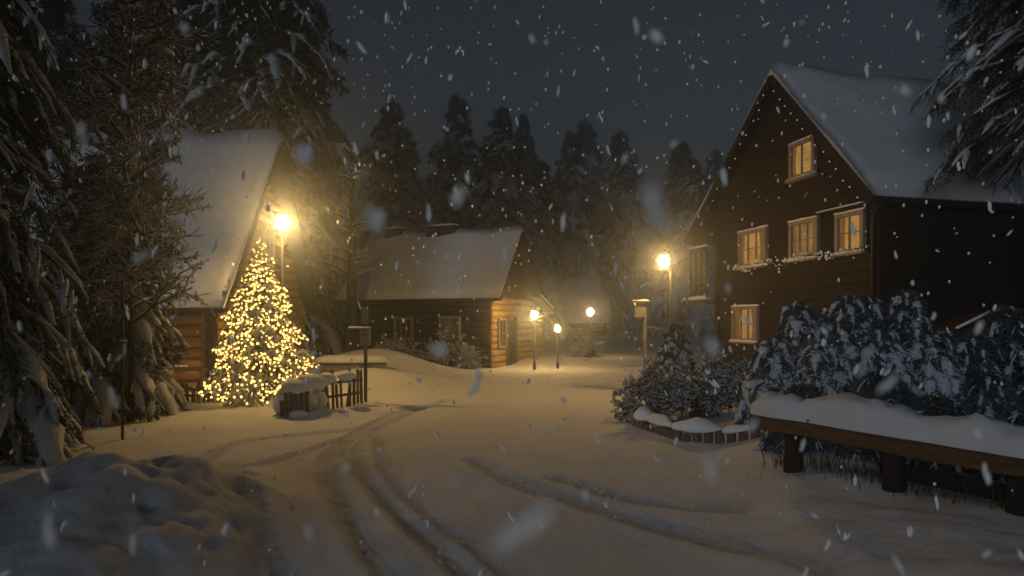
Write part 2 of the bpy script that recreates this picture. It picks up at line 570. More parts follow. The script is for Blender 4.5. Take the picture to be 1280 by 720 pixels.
# ------------------------------------------------------------------ first cabin (honey logs, by the christmas tree)
def cabin_one():
    C = np.array([-8.25, 17.0]); g = nrm([-.05, 1.0]); f = np.array([-g[1], g[0]])       # f runs along the ridge, away from the road
    zb, ze, za = -.1, 2.75, 7.95; W = 8.4; L = 9.5
    C3 = lambda s, t, z: np.array([*(C + g * s + f * t), z])
    root = thing('log_cabin', C3(W / 2, L / 2, 0), 'honey coloured log cabin with a steep snowy roof beside the lit christmas tree', 'house')
    up = lambda s: ze + .0 + (za - ze) * (1 - abs(s / (W / 2) - 1)) - .22
    w = MB()
    log_wall(w, C3(0, 0, 0), C3(W, 0, 0), zb, up, .30)
    log_wall(w, C3(0, 0, 0), C3(0, L, 0), zb + .15, lambda s: ze - .15, .30)
    log_wall(w, C3(W, 0, 0), C3(W, L, 0), zb + .15, lambda s: ze - .15, .30)
    log_wall(w, C3(0, L, 0), C3(W, L, 0), zb, up, .30)
    w.build('log_wall', LOG_WARM, root)
    MB().box(C3(-.10, -.10, 1.3), (.24, .24, 2.75), f).build('corner_post', LOG_DARK, root, smooth=False)
    rise = (za - ze) / (W / 2)
    ov = .45; fo = -.6
    pts = [C3(-ov, fo, ze - ov * rise + .12), C3(W / 2, fo, za + .12), C3(W + ov, fo, ze - ov * rise + .12)]
    D = np.array([*f, 0])
    rf = roof_deck(root, pts, D, L + 1.2, .13, BOARD)
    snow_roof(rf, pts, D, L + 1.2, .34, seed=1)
    e = MB(); e.bar(C3(-.16, -.3, 2.42), C3(-.16, L, 2.42), .16, .18); e.build('eave_beam', LOG_WARM, root, smooth=False)
    nn = np.array([*(-f), 0]); gg = np.array([*g, 0])
    window(root, C3(2.0, -.17, 1.55), gg, nn, 1.35, 1.45, GLASS, curtain=False, bars=(2, 1))
    window(root, C3(5.9, -.17, 1.55), gg, nn, 1.35, 1.45, GLASS, curtain=False, bars=(2, 1))
    window(root, C3(W / 2, -.17, 4.6), gg, nn, 1.0, 1.1, GLASS, curtain=False, bars=(1, 1))
    window(root, C3(-.17, 4.2, 1.45), np.array([*f, 0]), -gg, 1.2, 1.1, GLASS, curtain=False, bars=(1, 1))
    for z in (.75, 1.35):
        lg = MB(); pts2 = np.linspace(C3(-.17, .5, z), C3(-.17, 3.2, z), 12)
        lumps(lg, pts2[None], np.full((1, 12), .045), n=7, flat=.7, bottom=.4, wob=.2); lg.build('snow_ledge', SNOW, root)


cabin_one()


# ------------------------------------------------------------------ second cabin (dark, at the end of the road)
def cabin_two():
    C = np.array([-.92, 26.0]); g = nrm([.36, .93]); f = nrm([-.93, .36])
    ze, za = 2.93, 5.98; H = 2.3; Lr = 7.0
    C3 = lambda s, t, z: np.array([*(C + g * s + f * t), z])
    root = thing('log_house', C3(2.5, 3, 0), 'low dark log house with a snowy roof at the far end of the road', 'house')
    rise = (za - ze) / (H + .35)
    zt1 = lambda s: (za - .25 - abs(s - H) * rise if s < 4.6 else za - .25 - (4.6 - H) * rise - (s - 4.6) * .38)
    front, gab = MB(), MB()
    log_wall(front, C3(0, 0, 0), C3(0, Lr, 0), -.1 + .14, lambda s: ze - .1, .28, stub=0.0)
    log_wall(gab, C3(0.16, 0, 0), C3(6.6, 0, 0), -.1, zt1, .28, stub=.02)
    log_wall(front, C3(6.6, 0.2, 0), C3(6.6, Lr, 0), 0, lambda s: 1.9, .28, stub=0)
    log_wall(front, C3(0.16, Lr, 0), C3(6.6, Lr, 0), -.1, zt1, .28, stub=0)
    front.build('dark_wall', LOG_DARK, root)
    gab.build('gable_wall', LOG_LAMPLIT, root)
    D = np.array([*f, 0]); o = -.62
    zf = za - (4.6 - H) * rise
    pts = [C3(-.38, o, ze - .03), C3(H, o, za), C3(4.7, o, zf - .1 * rise), C3(7.0, o, zf - 2.4 * .38)]
    rf = roof_deck(root, pts, D, Lr + 1.0, .12, BOARD_DARK)
    snow_roof(rf, pts, D, Lr + 1.0, .24, seed=2)
    # dark upper gable boards
    gb = MB(); n = np.array([*(-f), 0]); gg = np.array([*g, 0])
    for s in np.arange(.15, 4.5, .2):
        top = za - .27 - abs(s - H) * rise
        if top > 3.02: gb.box(C3(s, -.20, (3.0 + top) / 2), (.19, .05, top - 3.0), gg)
    gb.build('gable_boards', BOARD_DARK, root, smooth=False)
    front_n = -gg
    window(root, C3(-.17, 4.0, 1.62), D, front_n, .95, 1.0, GLASS, curtain=False, bars=(2, 0), sill=False)
    window(root, C3(-.17, 1.75, 1.66), D, front_n, .98, 1.0, PANE_DIM, curtain=False, bars=(1, 0), sill=False)
    window(root, C3(.85, -.17, 1.45), gg, n, .85, 1.25, PANE_DIM, curtain=False, bars=(1, 1), sill=False)
    ek = MB(); ek.bar(C3(-.3, 1.4, 2.74), C3(-.3, Lr, 2.74), .10, .10); ek.build('gutter', METAL, root, smooth=False)
    dr = MB().box(C3(2.0, -.19, 1.0), (.9, .08, 2.05), gg).build('door', BOARD_DARK, root, smooth=False)
    MB().ball(C3(1.7, -.27, 1.0), .04).build('handle', METAL, dr)
    df = MB()
    for s in (1.5, 2.5): df.box(C3(s, -.20, 1.03), (.09, .11, 2.16), gg)
    df.box(C3(2.0, -.20, 2.15), (1.14, .111, .09), gg); df.build('door_frame', GREYWOOD, dr, smooth=False)
    for t, w in ((6.0, .9), (3.4, 1.5)):
        ch = MB(); ch.box(C3(H, t, za + .12), (w, .5, .62), D); c = ch.build('chimney', BOARD_DARK, root, smooth=False)
        sn = MB(); q = np.linspace(C3(H, t - w / 2, za + .42), C3(H, t + w / 2, za + .42), 8)
        lumps(sn, q[None], np.array([[.14, .2, .22, .2, .24, .2, .2, .14]]), n=9, flat=.6, bottom=.2, wob=.05); sn.build('snow_cap', SNOW_ROOF, c)


cabin_two()


# ------------------------------------------------------------------ third house, half seen behind the lamps
def cabin_three():
    C = np.array([3.6, 60.0]); g = nrm([-.12, 1]); f = nrm([1, .12])
    C3 = lambda s, t, z: np.array([*(C + g * s + f * t), z])
    root = thing('barn', C3(3, 2, 0), 'dim brown barn whose snowy roof shows behind the small street lamps', 'barn')
    w = MB(); za, ze = 6.3, 2.0
    zt = lambda s: za - .2 - abs(s - 4) * (za - ze) / 4
    log_wall(w, C3(0, 0, 0), C3(0, 5.5, 0), 0, lambda s: ze - .1, .3, stub=0)
    log_wall(w, C3(0, 5.5, 0), C3(8, 5.5, 0), 0, zt, .3, stub=0)
    log_wall(w, C3(0, 0, 0), C3(8, 0, 0), 0, zt, .3, stub=0)
    w.build('wall', LOG_DARK, root)
    pts = [C3(-.4, -.5, ze - .3), C3(4, -.5, za), C3(8.4, -.5, ze - .3)]
    D = np.array([*f, 0])
    rf = roof_deck(root, pts, D, 6.5, .12, BOARD_DARK); snow_roof(rf, pts, D, 6.5, .3, seed=3)


cabin_three()


# ------------------------------------------------------------------ tall chalet
A0 = np.array([6.04, 21.6]); A1 = np.array([8.02, 13.9])
GD = nrm(A1 - A0); GL = float(np.linalg.norm(A1 - A0)); RD = np.array([-GD[1], GD[0]])   # RD: along the ridge, into the picture's side
OFF = .42
W0 = A0 + RD * OFF


def facade(px, py):
    """point of the chalet's gable wall seen at a pixel"""
    k = (px - 640) / F
    # W0 + GD*s : x = k*y
    s = (k * W0[1] - W0[0]) / (GD[0] - k * GD[1])
    p = W0 + GD * s
    return np.array([p[0], p[1], EYE - (py - HZ) / F * p[1]]), s


def chalet():
    ze, za, ta = 4.76, 8.78, .57
    root = thing('chalet', (*(W0 + GD * 4.5 + RD * 5), .2), 'tall dark brown wooden chalet with glowing gable windows and a snowy roof', 'house')
    Q = lambda s, t, z: np.array([*(A0 + GD * s + RD * t), z])
    sl = .17 * GL
    sa = ta * GL
    sR = GL - .25
    zt = lambda s: (ze + (za - ze) * ((s + sl) / sa) if s + sl < sa else ze + (za - ze) * (GL - (s + sl)) / (GL - sa)) - .17
    L = 13.0
    w = MB()
    log_wall(w, Q(sl, OFF, 0), Q(sR, OFF, 0), .0, zt, .21, stub=0, round_=False)
    log_wall(w, Q(sR + .05, OFF + .06, 0), Q(sR + .05, OFF + L, 0), .0, lambda s: ze - .05, .21, stub=0, round_=False)
    log_wall(w, Q(sl - .05, OFF + .06, 0), Q(sl - .05, OFF + L, 0), .0, lambda s: ze + .6, .21, stub=0, round_=False)
    log_wall(w, Q(sl, OFF + L, 0), Q(sR, OFF + L, 0), .0, zt, .21, stub=0, round_=False)
    w.build('wall', BOARD, root, smooth=False)
    for s in (sl - .02, sR + .02): MB().box(Q(s, OFF - .01, 2.3), (.2, .2, 4.7), (*RD, 0)).build('corner_post', BOARD_DARK, root, smooth=False)
    bm = MB(); bm.box(Q((sl + sR) / 2, OFF - .09, 2.95), (sR - sl - .2, .09, .2), (*GD, 0)); bm.build('floor_beam', BOARD_DARK, root, smooth=False)
    D = np.array([*RD, 0])
    pts = [Q(-.02, -.02, ze), Q(sa, -.02, za), Q(GL + .02, -.02, ze)]
    rf = roof_deck(root, pts, D, L + .9, .15, BOARD)
    snow_roof(rf, pts, D, L + .9, .30, seed=4)
    out = np.array([*(-RD), 0]); al = np.array([*GD, 0])
    # windows from the photograph's pixels
    for x0, x1, yc, h_px, br in ((928, 963, 310.5, 46, (2, 1)), (992, 1028, 299.5, 49, (2, 1)), (1050, 1086, 291, 51, (1, 1)), (920, 951.5, 405, 44, (2, 1)), (992, 1024, 199, 46, (1, 0))):
        pa, s0 = facade(x0, yc); pb, s1 = facade(x1, yc)
        c = Q((s0 + s1) / 2, 0, 0); c = (pa + pb) / 2
        h = h_px / F * c[1]
        wn = window(root, c + out * .065, al, out, s1 - s0, h, PANE if yc != 299.5 else PANE_SOFT, bars=br, sill=True, fw=.10)
        hd = MB()
        lumps(hd, np.linspace(c - al * ((s1 - s0) / 2 + .03), c + al * ((s1 - s0) / 2 + .03), 7)[None] + np.array([0, 0, h / 2 + .01]) + out * .12, np.full((1, 7), .05), n=7, flat=.9, bottom=.3, wob=.15)
        hd.build('snow_cap', SNOW, wn)
    # pent strip over the upper right windows
    pa, _ = facade(1030, 272); pb, _ = facade(1088, 259)
    ps = MB(); ps.box((pa + pb) / 2 + out * .16 + [0, 0, .06], (np.linalg.norm(pb - pa), .26, .05), al)
    p_ = ps.build('window_hood', BOARD_DARK, root, smooth=False)
    sn = MB(); lumps(sn, (np.linspace(pa, pb, 9) + out * .16 + np.array([0, 0, .09]))[None], np.full((1, 9), .10), n=8, flat=.6, bottom=.15, wob=.1); sn.build('snow_cap', SNOW, p_)
    # balcony on the side away from us
    b0 = Q(.25, OFF + .1, 0); b1 = Q(sl - .12, OFF + .1, 0)
    bl = MB(); c = (b0 + b1) / 2
    bl.box(c + np.array([0, 0, 2.62]), (sl - .35, 1.1, .12), al); bal = bl.build('balcony', BOARD_DARK, root, smooth=False)
    sn = MB(); lumps(sn, (np.linspace(b0, b1, 9) + np.array([0, 0, 2.70]) - D * .5)[None], np.full((1, 9), .13), n=8, flat=.9, bottom=.2, wob=.08); sn.build('snow_cap', SNOW, bal)
    rl = MB()
    for z in (2.95, 3.15, 3.35): rl.bar(b0 + [0, 0, z] - D * .5, b1 + [0, 0, z] - D * .5, .05, .06)
    for t in np.linspace(0, 1, 4): rl.bar(b0 * (1 - t) + b1 * t + [0, 0, 2.7] - D * .5, b0 * (1 - t) + b1 * t + [0, 0, 4.4] - D * .5, .08, .08)
    for k in range(5):
        t = k / 5; rl.bar(b0 * (1 - t) + b1 * t + [0, 0, 2.75] - D * .56, b0 * (.8 - t) + b1 * (t + .2) + [0, 0, 3.1] - D * .56, .04, .05)
    rl.bar(b0 + [0, 0, 4.35] - D * .5, b1 + [0, 0, 4.35] - D * .5, .1, .12)
    rl.build('railing', BOARD, bal, smooth=False)
    sc_ = MB()
    for k in range(6): sc_.box(c + np.array([0, 0, 3.18 + .18 * k]) - D * (.42 + .004 * (k % 2)), (sl - .42, .03, .172), al)
    sc_.build('board_screen', PALEGREY, bal, smooth=False)
    sn = MB(); lumps(sn, (np.linspace(b0, b1, 9) + np.array([0, 0, 4.41]) - D * .5)[None], np.full((1, 9), .10), n=8, flat=.8, bottom=.15, wob=.1); sn.build('snow_cap', SNOW, bal)
    # drain pipe
    dp = MB(); e0 = Q(GL - .1, OFF - .15, ze - .15); dp.tube([e0, e0 - [0, 0, .3] - np.array([*GD, 0]) * .15, [*(e0 - np.array([*GD, 0]) * .15)[:2], 0.2]], .045, 8); dp.build('drain_pipe', METAL, root)
    # garland of snow tufted sprigs under the upper windows
    pa, s0 = facade(916, 336); pb, s1 = facade(1092, 312)
    gr = thing('window_garland', pa, 'evergreen garland flecked with snow and tiny lights under the upper chalet windows', 'garland')
    n = 60; t = np.linspace(0, 1, n); q = pa + (pb - pa) * t[:, None] + out * .14; q[:, 2] -= .10 * np.abs(np.sin(t * np.pi * 3)) ; q[:, 2] += .06
    s_ = MB(); s_.tube(q, .035, 6)
    m_ = 700; i = rng.integers(0, n, m_)
    blades(s_, q[i], rng.normal(size=(m_, 3)) * [1, 1, .8] + [0, 0, -.2], .13, .014)
    s_.build('sprigs', NEEDLE, gr)
    k = 110; i = rng.integers(0, n, k); c = q[i] + rng.normal(size=(k, 3)) * [.05, .05, .07] + out * .06
    tf = MB()
    for p in c: tf.ball(p, rng.uniform(.018, .045), 6, 4, noise=.12)
    tag(tf.build('snow_tufts', SNOW, gr), kind='stuff')
    for j in range(46):
        p = q[rng.integers(0, n)] + rng.normal(size=3) * [.05, .05, .08] + out * .10
        MB().ball(p, .015, 6, 4).build('light_bulb', BULB_TINY, gr)

    vl = thing('verge_lights', Q(sa, -.06, za - .3), 'string of tiny pale lights following the gable edge of the tall chalet', 'string lights')
    cd = MB()
    for a, b in ((pts[0], pts[1]), (pts[1], pts[2])):
        m_ = 15; t = np.linspace(.04, .96, m_)[:, None]; q = a + (b - a) * t + out * .03 + np.array([0, 0, -.34]); q[:, 2] -= .05 * np.abs(np.sin(np.arange(m_) * 1.57))
        q += rng.normal(0, .02, q.shape)
        cd.tube(q, .006, 4)
        for c in q: MB().ball(c - [0, 0, .02], .022, 6, 4).build('light_bulb', BULB_TINY, vl)
    cd.build('cord', METAL, vl)


chalet()


# ------------------------------------------------------------------ lamps
def lamp_parts(root, h, bulb, br=.13, arm=0.0, post_r=.045, snow=True, shield=None):
    loc = np.array(root.location)
    p = MB(); p.tube([loc + [0, 0, -.2], loc + [0, 0, .25], loc + [0, 0, .3], loc + [0, 0, h - .25]], [post_r * 1.9, post_r * 1.9, post_r * 1.1, post_r], 10)
    hd = loc + np.array([arm, 0, h])
    if arm: p.tube([loc + [0, 0, h - .5], loc + [arm * .3, 0, h + .28], hd + [0, 0, .3]], .022, 6)
    p.build('post', METAL, root)
    MB().ball(hd, br, 16, 10, sc=(1, 1, 1.1)).build('bulb', bulb, root)
    c = MB()
    ringp = lambda r, z: [hd + [r * math.cos(a), r * math.sin(a), z] for a in np.linspace(0, 2 * np.pi, 12, endpoint=False)]
    V = ringp(br * .8, br * 1.18) + ringp(br * 1.25, br * 1.12) + ringp(br * .5, br * 1.5)
    f = []
    for j in range(12):
        k = (j + 1) % 12
        f += [(j, k, 12 + k, 12 + j), (12 + j, 12 + k, 24 + k, 24 + j)]
    c.add(V, f); c.add(ringp(br * .5, br * 1.5) + [hd + [0, 0, br * 1.65]], [(j, (j + 1) % 12, 12, 12) for j in range(12)])
    for a in np.linspace(0, 2 * np.pi, 4, endpoint=False) + .5:
        d = np.array([math.cos(a), math.sin(a), 0]) * br
        c.bar(hd + d * 1.2 + [0, 0, br * 1.13], hd + d * .55 + [0, 0, -br * 1.3], .009, .009)
    c.tube([hd + [0, 0, -br * 1.25], hd + [0, 0, -br * 1.7]], br * .5, 10)
    c.build('lantern_head', METAL, root)
    if shield:  # added to keep the lamp's light off the cabin roof and nearby trees
        sh = MB(); aa = np.radians(np.linspace(*shield, 15)); V = []
        for rr_ in (1.62, 1.72):
            for a in aa:
                for z in (-1.05, 1.16): V.append(hd + np.array([math.cos(a) * rr_, math.sin(a) * rr_, z]) * br)
        f = []
        for q in range(14):
            i = q * 2; j = i + 30
            f += [(i, i + 1, i + 3, i + 2), (j, j + 2, j + 3, j + 1), (i, i + 2, j + 2, j), (i + 1, j + 1, j + 3, i + 3)]
        f += [(0, 30, 31, 1), (28, 29, 59, 58)]
        sh.add(V, f); sh.build('added_side_shield', METAL, root)
    if snow:
        s = MB(); s.ball(hd + [0, 0, br * 1.5], br * 1.0, 12, 6, sc=(1, 1, .5), noise=.04); s.build('snow_cap', SNOW, root)


def street_lamp(px, py, d, bulb, label, arm=0.0, **k):
    q = P(px, py, d); x = q[0] - arm; z = gh(x, d)
    r = thing('street_lamp', (x, d, z), label, 'street lamp', 'street lamps lighting the village road')
    lamp_parts(r, q[2] - z, bulb, arm=arm, **k)
    return r


street_lamp(353, 279, 16.0, BULB_LAMP, 'bright street lamp glowing above the christmas tree beside the cabin gable', arm=0.0, br=.14, post_r=.032, shield=(112, 256))
street_lamp(830, 327, 16.0, BULB_LAMP_R, 'tall street lamp on a thin post beside the chalet balcony', arm=-.17, br=.13, post_r=.035)
street_lamp(668, 394, 25.2, BULB_WALL, 'lamp on a post before the honey lit gable of the far log house', br=.13, post_r=.035)
street_lamp(697, 411, 25.6, BULB_FAR, 'shortest lamp post, standing between the far log house and the barn', br=.11, post_r=.035)
street_lamp(738, 390, 33.0, BULB_FAR, 'hazy distant street lamp in front of the dim barn roof', br=.17, post_r=.05)


# ------------------------------------------------------------------ conifers
def spruce_geo(N_, S_, T_, base, H, R, z0, seed, nb=170, nbl=11, nn=5, nlen=.2, nw=.022, snow=1.0, droop=.55, pw=.9, up=.25, sw=1.0, pad=0.0, jit=(.72, 1.12)):
    """boughs, needle sprays and snow pads of one spruce, written into the three builders; returns sample points on the sprays"""
    r = np.random.default_rng(seed); base = np.asarray(base, float)
    k = np.arange(nb); u = (k + r.uniform(0, 1, nb)) / nb
    zf = 1 - (1 - u) ** .62                          # more boughs low down
    zf = np.clip(u ** 1.15, 0, 1)
    zb = z0 + (H - z0) * zf * .985
    L = R * (1 - zf) ** pw * r.uniform(*jit, nb) + R * .035
    az = k * 2.399963 + r.normal(0, .25, nb)
    dr = droop * r.uniform(.7, 1.3, nb) * (.4 + .6 * (1 - zf)); upk = up * r.uniform(.6, 1.4, nb) + .35 * zf
    t = np.linspace(0, 1, 7)
    hor = np.stack([np.cos(az), np.sin(az), 0 * az], -1)
    path = base + hor[:, None] * (L[:, None] * t * (1 - .12 * t * t))[..., None]
    path[..., 2] += zb[:, None] + L[:, None] * (upk[:, None] * t - (dr + upk)[:, None] * t ** 2.0)
    path += r.normal(0, .02, path.shape) * L[:, None, None] * t[None, :, None]
    lumps(T_, path, (.012 + .018 * L)[:, None] * (1.05 - t), n=5, flat=1, bottom=1)
    # branchlets
    tb = np.linspace(.12, .98, nbl)
    sidev = np.stack([-np.sin(az), np.cos(az), 0 * az], -1)
    bases, dirs, lens, bi = [], [], [], []
    for tt in tb:
        i0 = min(int(tt * 6), 5); fr = tt * 6 - i0
        p = path[:, i0] * (1 - fr) + path[:, i0 + 1] * fr
        fw = nrm(path[:, i0 + 1] - path[:, i0])
        for sg in (-1, 1):
            d = nrm(fw * r.uniform(.55, .95, (nb, 1)) + sidev * sg * r.uniform(.5, 1.0, (nb, 1)) + np.array([0, 0, 1.]) * r.uniform(-.45, -.05, (nb, 1)))
            l = L * (.40 * (1 - tt) ** .75 + .07) * r.uniform(.7, 1.25, nb)
            bases.append(p); dirs.append(d); lens.append(l)
    Bp = np.concatenate(bases); Bd = np.concatenate(dirs); Bl = np.concatenate(lens); M = len(Bp)
    tt = np.linspace(0, 1, 4)
    bp = Bp[:, None] + Bd[:, None] * (Bl[:, None] * tt)[..., None]
    bp[..., 2] -= (Bl[:, None] * tt ** 2) * .28
    # needles along branchlets
    for q in range(nn):
        w = (q + r.uniform(0, 1, M)) / nn
        pos = Bp + Bd * (Bl * w)[:, None]; pos[:, 2] -= Bl * w ** 2 * .28
        for rep in range(2):
            dd = Bd * .9 + r.normal(0, .55, (M, 3)) + [0, 0, -.18]
            blades(N_, pos, dd, nlen * r.uniform(.6, 1.3, M), nw * r.uniform(.7, 1.3, M))
    # tip sprays on the leading shoot
    m = 60; pos = base + np.stack([r.normal(0, .02, m), r.normal(0, .02, m), H * r.uniform(.9, 1.0, m)], -1)
    blades(N_, pos, r.normal(0, .5, (m, 3)) + [0, 0, .7], nlen, nw)
    if snow > 0:
        keep = r.uniform(0, 1, nb) < min(1, .55 + .45 * snow)
        ts = np.linspace(0, 6, 17); i0 = np.minimum(ts.astype(int), 5); fr_ = (ts - i0)[None, :, None]
        sp = path[:, i0] * (1 - fr_) + path[:, i0 + 1] * fr_
        wid = (L * .105 * sw)[:, None] * (np.sin(np.linspace(.1, np.pi - .15, 17)) ** .6)[None] * r.uniform(.25, 1.35, (nb, 17))
        if pad:
            wid = wid * .3 + (L * pad)[:, None] * (np.sin(np.linspace(.2, np.pi - .1, 17)) ** .5)[None] * (1 + .5 * np.sin(np.linspace(0, 14, 17)[None] + az[:, None] * 9) * r.uniform(.2, 1, (nb, 1))) * r.uniform(.7, 1.2, (nb, 1))
        sp += r.normal(0, .25 if not pad else .08, sp.shape) * wid[..., None]; sp[..., 2] += wid * .28 + .012
        lumps(S_, sp[keep], wid[keep], n=7, flat=.6, bottom=.35, wob=.18)
        kb = r.uniform(0, 1, M) < .62 * snow
        wb = (Bl * .15 * sw)[:, None] * np.array([.6, 1.0, .9, .35])[None] * r.uniform(.5, 1.35, (M, 4)) + .006
        sb = bp.copy(); sb[..., 2] += wb * .5 + .006
        lumps(S_, sb[kb], wb[kb], n=6, flat=.65, bottom=.4, wob=.15)
    return bp, Bl


def spruce(name, loc, H, R, z0, seed, label, group=None, cat='tree', trunk_r=None, needle=None, **k):
    root = thing(name, loc, label, cat, group)
    b = np.array(root.location)
    N_, S_, T_ = MB(), MB(), MB()
    tr = trunk_r or .018 * H
    zz = np.linspace(0, 1, 9)
    pts = b + np.stack([.01 * H * np.sin(zz * 5 + seed), .01 * H * np.cos(zz * 4 + seed), -.3 + (H + .2) * zz], -1)
    tk = MB(); tk.tube(pts, tr * (1.05 - zz) ** .9 + .008, 9)
    tk.build('trunk', BARK, root)
    out = spruce_geo(N_, S_, T_, b, H, R, z0, seed, **k)
    T_.build('limbs', BARK, root)
    N_.build('crown', needle or NEEDLE, root)
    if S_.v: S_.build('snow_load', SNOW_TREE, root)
    return root, out


# big spruce close on the verge and the thinner twiggy tree beside it
spruce('spruce_tree', (-8.15, 9.0, .1), 11.5, 2.35, .1, 11, 'huge dark spruce with drooping snow laden boughs filling the edge of the photo',
       nb=260, nbl=17, nn=9, nlen=.14, nw=.009, snow=.4, droop=.95, pw=.6, up=.32, sw=.5, pad=.06, jit=(.55, 1.2))
spruce('spruce_tree', (-8.45, 12.7, .05), 5.3, 1.7, .55, 12, 'short broad spruce with lumpy snow in front of the honey log wall',
       nb=190, nbl=13, nn=9, nlen=.13, nw=.010, snow=.5, droop=.62, pw=.5, up=.4, sw=.6, pad=.09, jit=(.6, 1.25))


def twiggy(name, loc, label, cat, H, spread, seed, n0, levels, seglen, r0, snow_k, leaves, bias=(0, 0, .5), leaf_len=.06, group=None, leafm=None, snowr=1.6, lo=.25, lvl_k=.66, clip=None):
    """leafless tree or shrub with snow lying along every twig"""
    r = np.random.default_rng(seed)
    root = thing(name, loc, label, cat, group); b = np.array(root.location)
    paths, rads = [], []
    todo = []
    for k in range(n0):
        a = k * 2.4 + r.normal(0, .3)
        d = nrm([math.cos(a) * spread, math.sin(a) * spread, 1])
        z = H * (lo + (1 - lo) * (k + .5) / n0) if n0 > 3 and lo >= 0 else 0
        st = b + np.array([0, 0, z])
        if lo < 0: st = b + np.array([*(r.normal(0, .10, 2) * spread), 0])
        todo.append((st, d, seglen * r.uniform(.8, 1.2) * (1.15 - .55 * (z / H if H else 0)), r0 * r.uniform(.4, .6), 0))
    while todo:
        p, d, L, rad, lev = todo.pop()
        pts = [p]; dd = d
        for s in range(3):
            dd = nrm(dd + r.normal(0, .16, 3) + np.array(bias) * .10 * (1 if lev < 2 else -.4))
            pts.append(pts[-1] + dd * L / 3)
        pts = np.array(pts)
        paths.append(pts); rads.append(np.linspace(rad, rad * .6, 4))
        if lev < levels:
            for c in range(r.integers(3, 6)):
                w = r.uniform(.25, 1.0); i = min(int(w * 3), 2); q = pts[i] + (pts[i + 1] - pts[i]) * (w * 3 - i)
                nd = nrm(dd + r.normal(0, .62, 3) + [0, 0, .05])
                todo.append((q, nd, L * lvl_k * r.uniform(.7, 1.2), rad * .58, lev + 1))
    Pt = np.array(paths); R = np.array(rads)
    ok = Pt[:, :, 2].min(1) > b[2] - .05
    if clip is not None: ok &= np.array([clip(q) for q in Pt[:, -1]])
    Pt = Pt[ok]; R = R[ok]
    T_ = MB(); lumps(T_, Pt, np.maximum(R, .004), n=5, flat=1, bottom=1)
    if lo < 0: T_.ball(b, .26 * spread, 8, 5, sc=(1, 1, .5), noise=.05)
    T_.build('branches', BARK, root)
    if lo >= 0:
        tk = MB(); zz = np.linspace(0, 1, 7)
        tk.tube(b + np.stack([.03 * np.sin(zz * 7), .03 * np.cos(zz * 6), -.2 + H * zz], -1), r0 * (1.1 - zz), 9); tk.build('trunk', BARK, root)
    fl = np.abs(nrm(Pt[:, -1] - Pt[:, 0])[:, 2]) < .9
    fl &= r.uniform(0, 1, len(Pt)) < snow_k
    S_ = MB(); q = Pt[fl].copy(); rr = np.maximum(R[fl], .005) * snowr + .006
    rr = rr * r.uniform(.6, 1.5, rr.shape); q[..., 2] += rr * .75
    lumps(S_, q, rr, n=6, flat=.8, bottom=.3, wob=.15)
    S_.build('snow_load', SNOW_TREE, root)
    if leaves:
        thin = Pt[R[:, 0] < np.quantile(R[:, 0], .8)]
        i = r.integers(0, len(thin), leaves); w = r.uniform(0, 1, (leaves, 1)); j = r.integers(0, 3, leaves)
        pos = thin[i, j] * (1 - w) + thin[i, j + 1] * w
        Lf = MB(); blades(Lf, pos, r.normal(0, .6, (leaves, 3)) + [0, 0, -.5], leaf_len * r.uniform(.6, 1.4, leaves), leaf_len * .28)
        Lf.build('leaves', leafm or LEAF, root)
    return root


twiggy('twiggy_tree', (-7.35, 12.0, .05), 'tall twiggy tree with snow along every twig, between the dark spruce and the cabin roof', 'tree',
       8.2, 2.2, 5, 60, 3, 1.0, .06, .95, 9000, bias=(0, 0, .3), leaf_len=.065, lo=.22, snowr=1.45)


# christmas tree with its fairy lights
XT = np.array([-6.28, 15.6, gh(-6.28, 15.6) - .02])
xroot, (xbp, xbl) = spruce('christmas_tree', XT, 3.85, 1.78, .12, 21, 'glowing christmas tree wrapped in warm fairy lights before the honey log cabin', needle=NEEDLE_X,
                           nb=170, nbl=10, nn=7, nlen=.10, nw=.010, snow=.45, droop=.28, pw=.86, up=.10, sw=.7, trunk_r=.06)
fr = thing('fairy_lights', XT, 'warm white fairy light strings wound round the christmas tree', 'fairy lights')
rx = np.random.default_rng(4)
tips = xbp[:, 3] * .75 + xbp[:, 2] * .25
rad = np.hypot(tips[:, 0] - XT[0], tips[:, 1] - XT[1])
zrel = (tips[:, 2] - XT[2]) / 3.85
env = 1.78 * np.clip(1 - zrel, 0, 1) ** .86
sel = np.where((rad > .42 * env) & (zrel > .01))[0]
rx.shuffle(sel)
keep = []
pts_k = np.zeros((0, 3))
for i in sel:
    p = tips[i] + np.array([0, 0, .02])
    if len(pts_k) and np.min(np.linalg.norm(pts_k - p, axis=1)) < .052: continue
    keep.append(p); pts_k = np.vstack([pts_k, p])
    if len(keep) >= 2200: break
top = [XT + np.array([rx.normal(0, .05 + .02 * j), rx.normal(0, .05), 3.95 - .045 * j]) for j in range(16)]
allb = np.array(keep + top)
order = np.lexsort((allb[:, 0],))
vis = np.argsort(allb[:, 1])                     # those on the camera's side show largest
bm0 = None
for j in vis[:100]:
    if bm0 is None:
        bm0 = MB().ball((0, 0, 0), .028, 7, 5); o = bm0.build('light_bulb', BULB_XMAS, None); me_b = o.data
    else:
        o = bpy.data.objects.new('light_bulb', me_b); COL.objects.link(o)
    o.parent = fr; o.location = allb[j] - XT
rest = MB()
for j in vis[100:]: rest.ball(allb[j], .028 * rx.uniform(.85, 1.15), 7, 5)
o = rest.build('light_bulbs', BULB_XMAS, fr); o['kind'] = 'stuff'
cord = MB()
srt = allb[np.argsort(-allb[:, 2])]
an = np.arctan2(srt[:, 1] - XT[1], srt[:, 0] - XT[0])
chunks = []
for a in range(0, len(srt) - 8, 8):
    q = srt[a:a + 8]; q = q[np.argsort(np.arctan2(q[:, 1] - XT[1], q[:, 0] - XT[0]))]
    chunks.append(q)
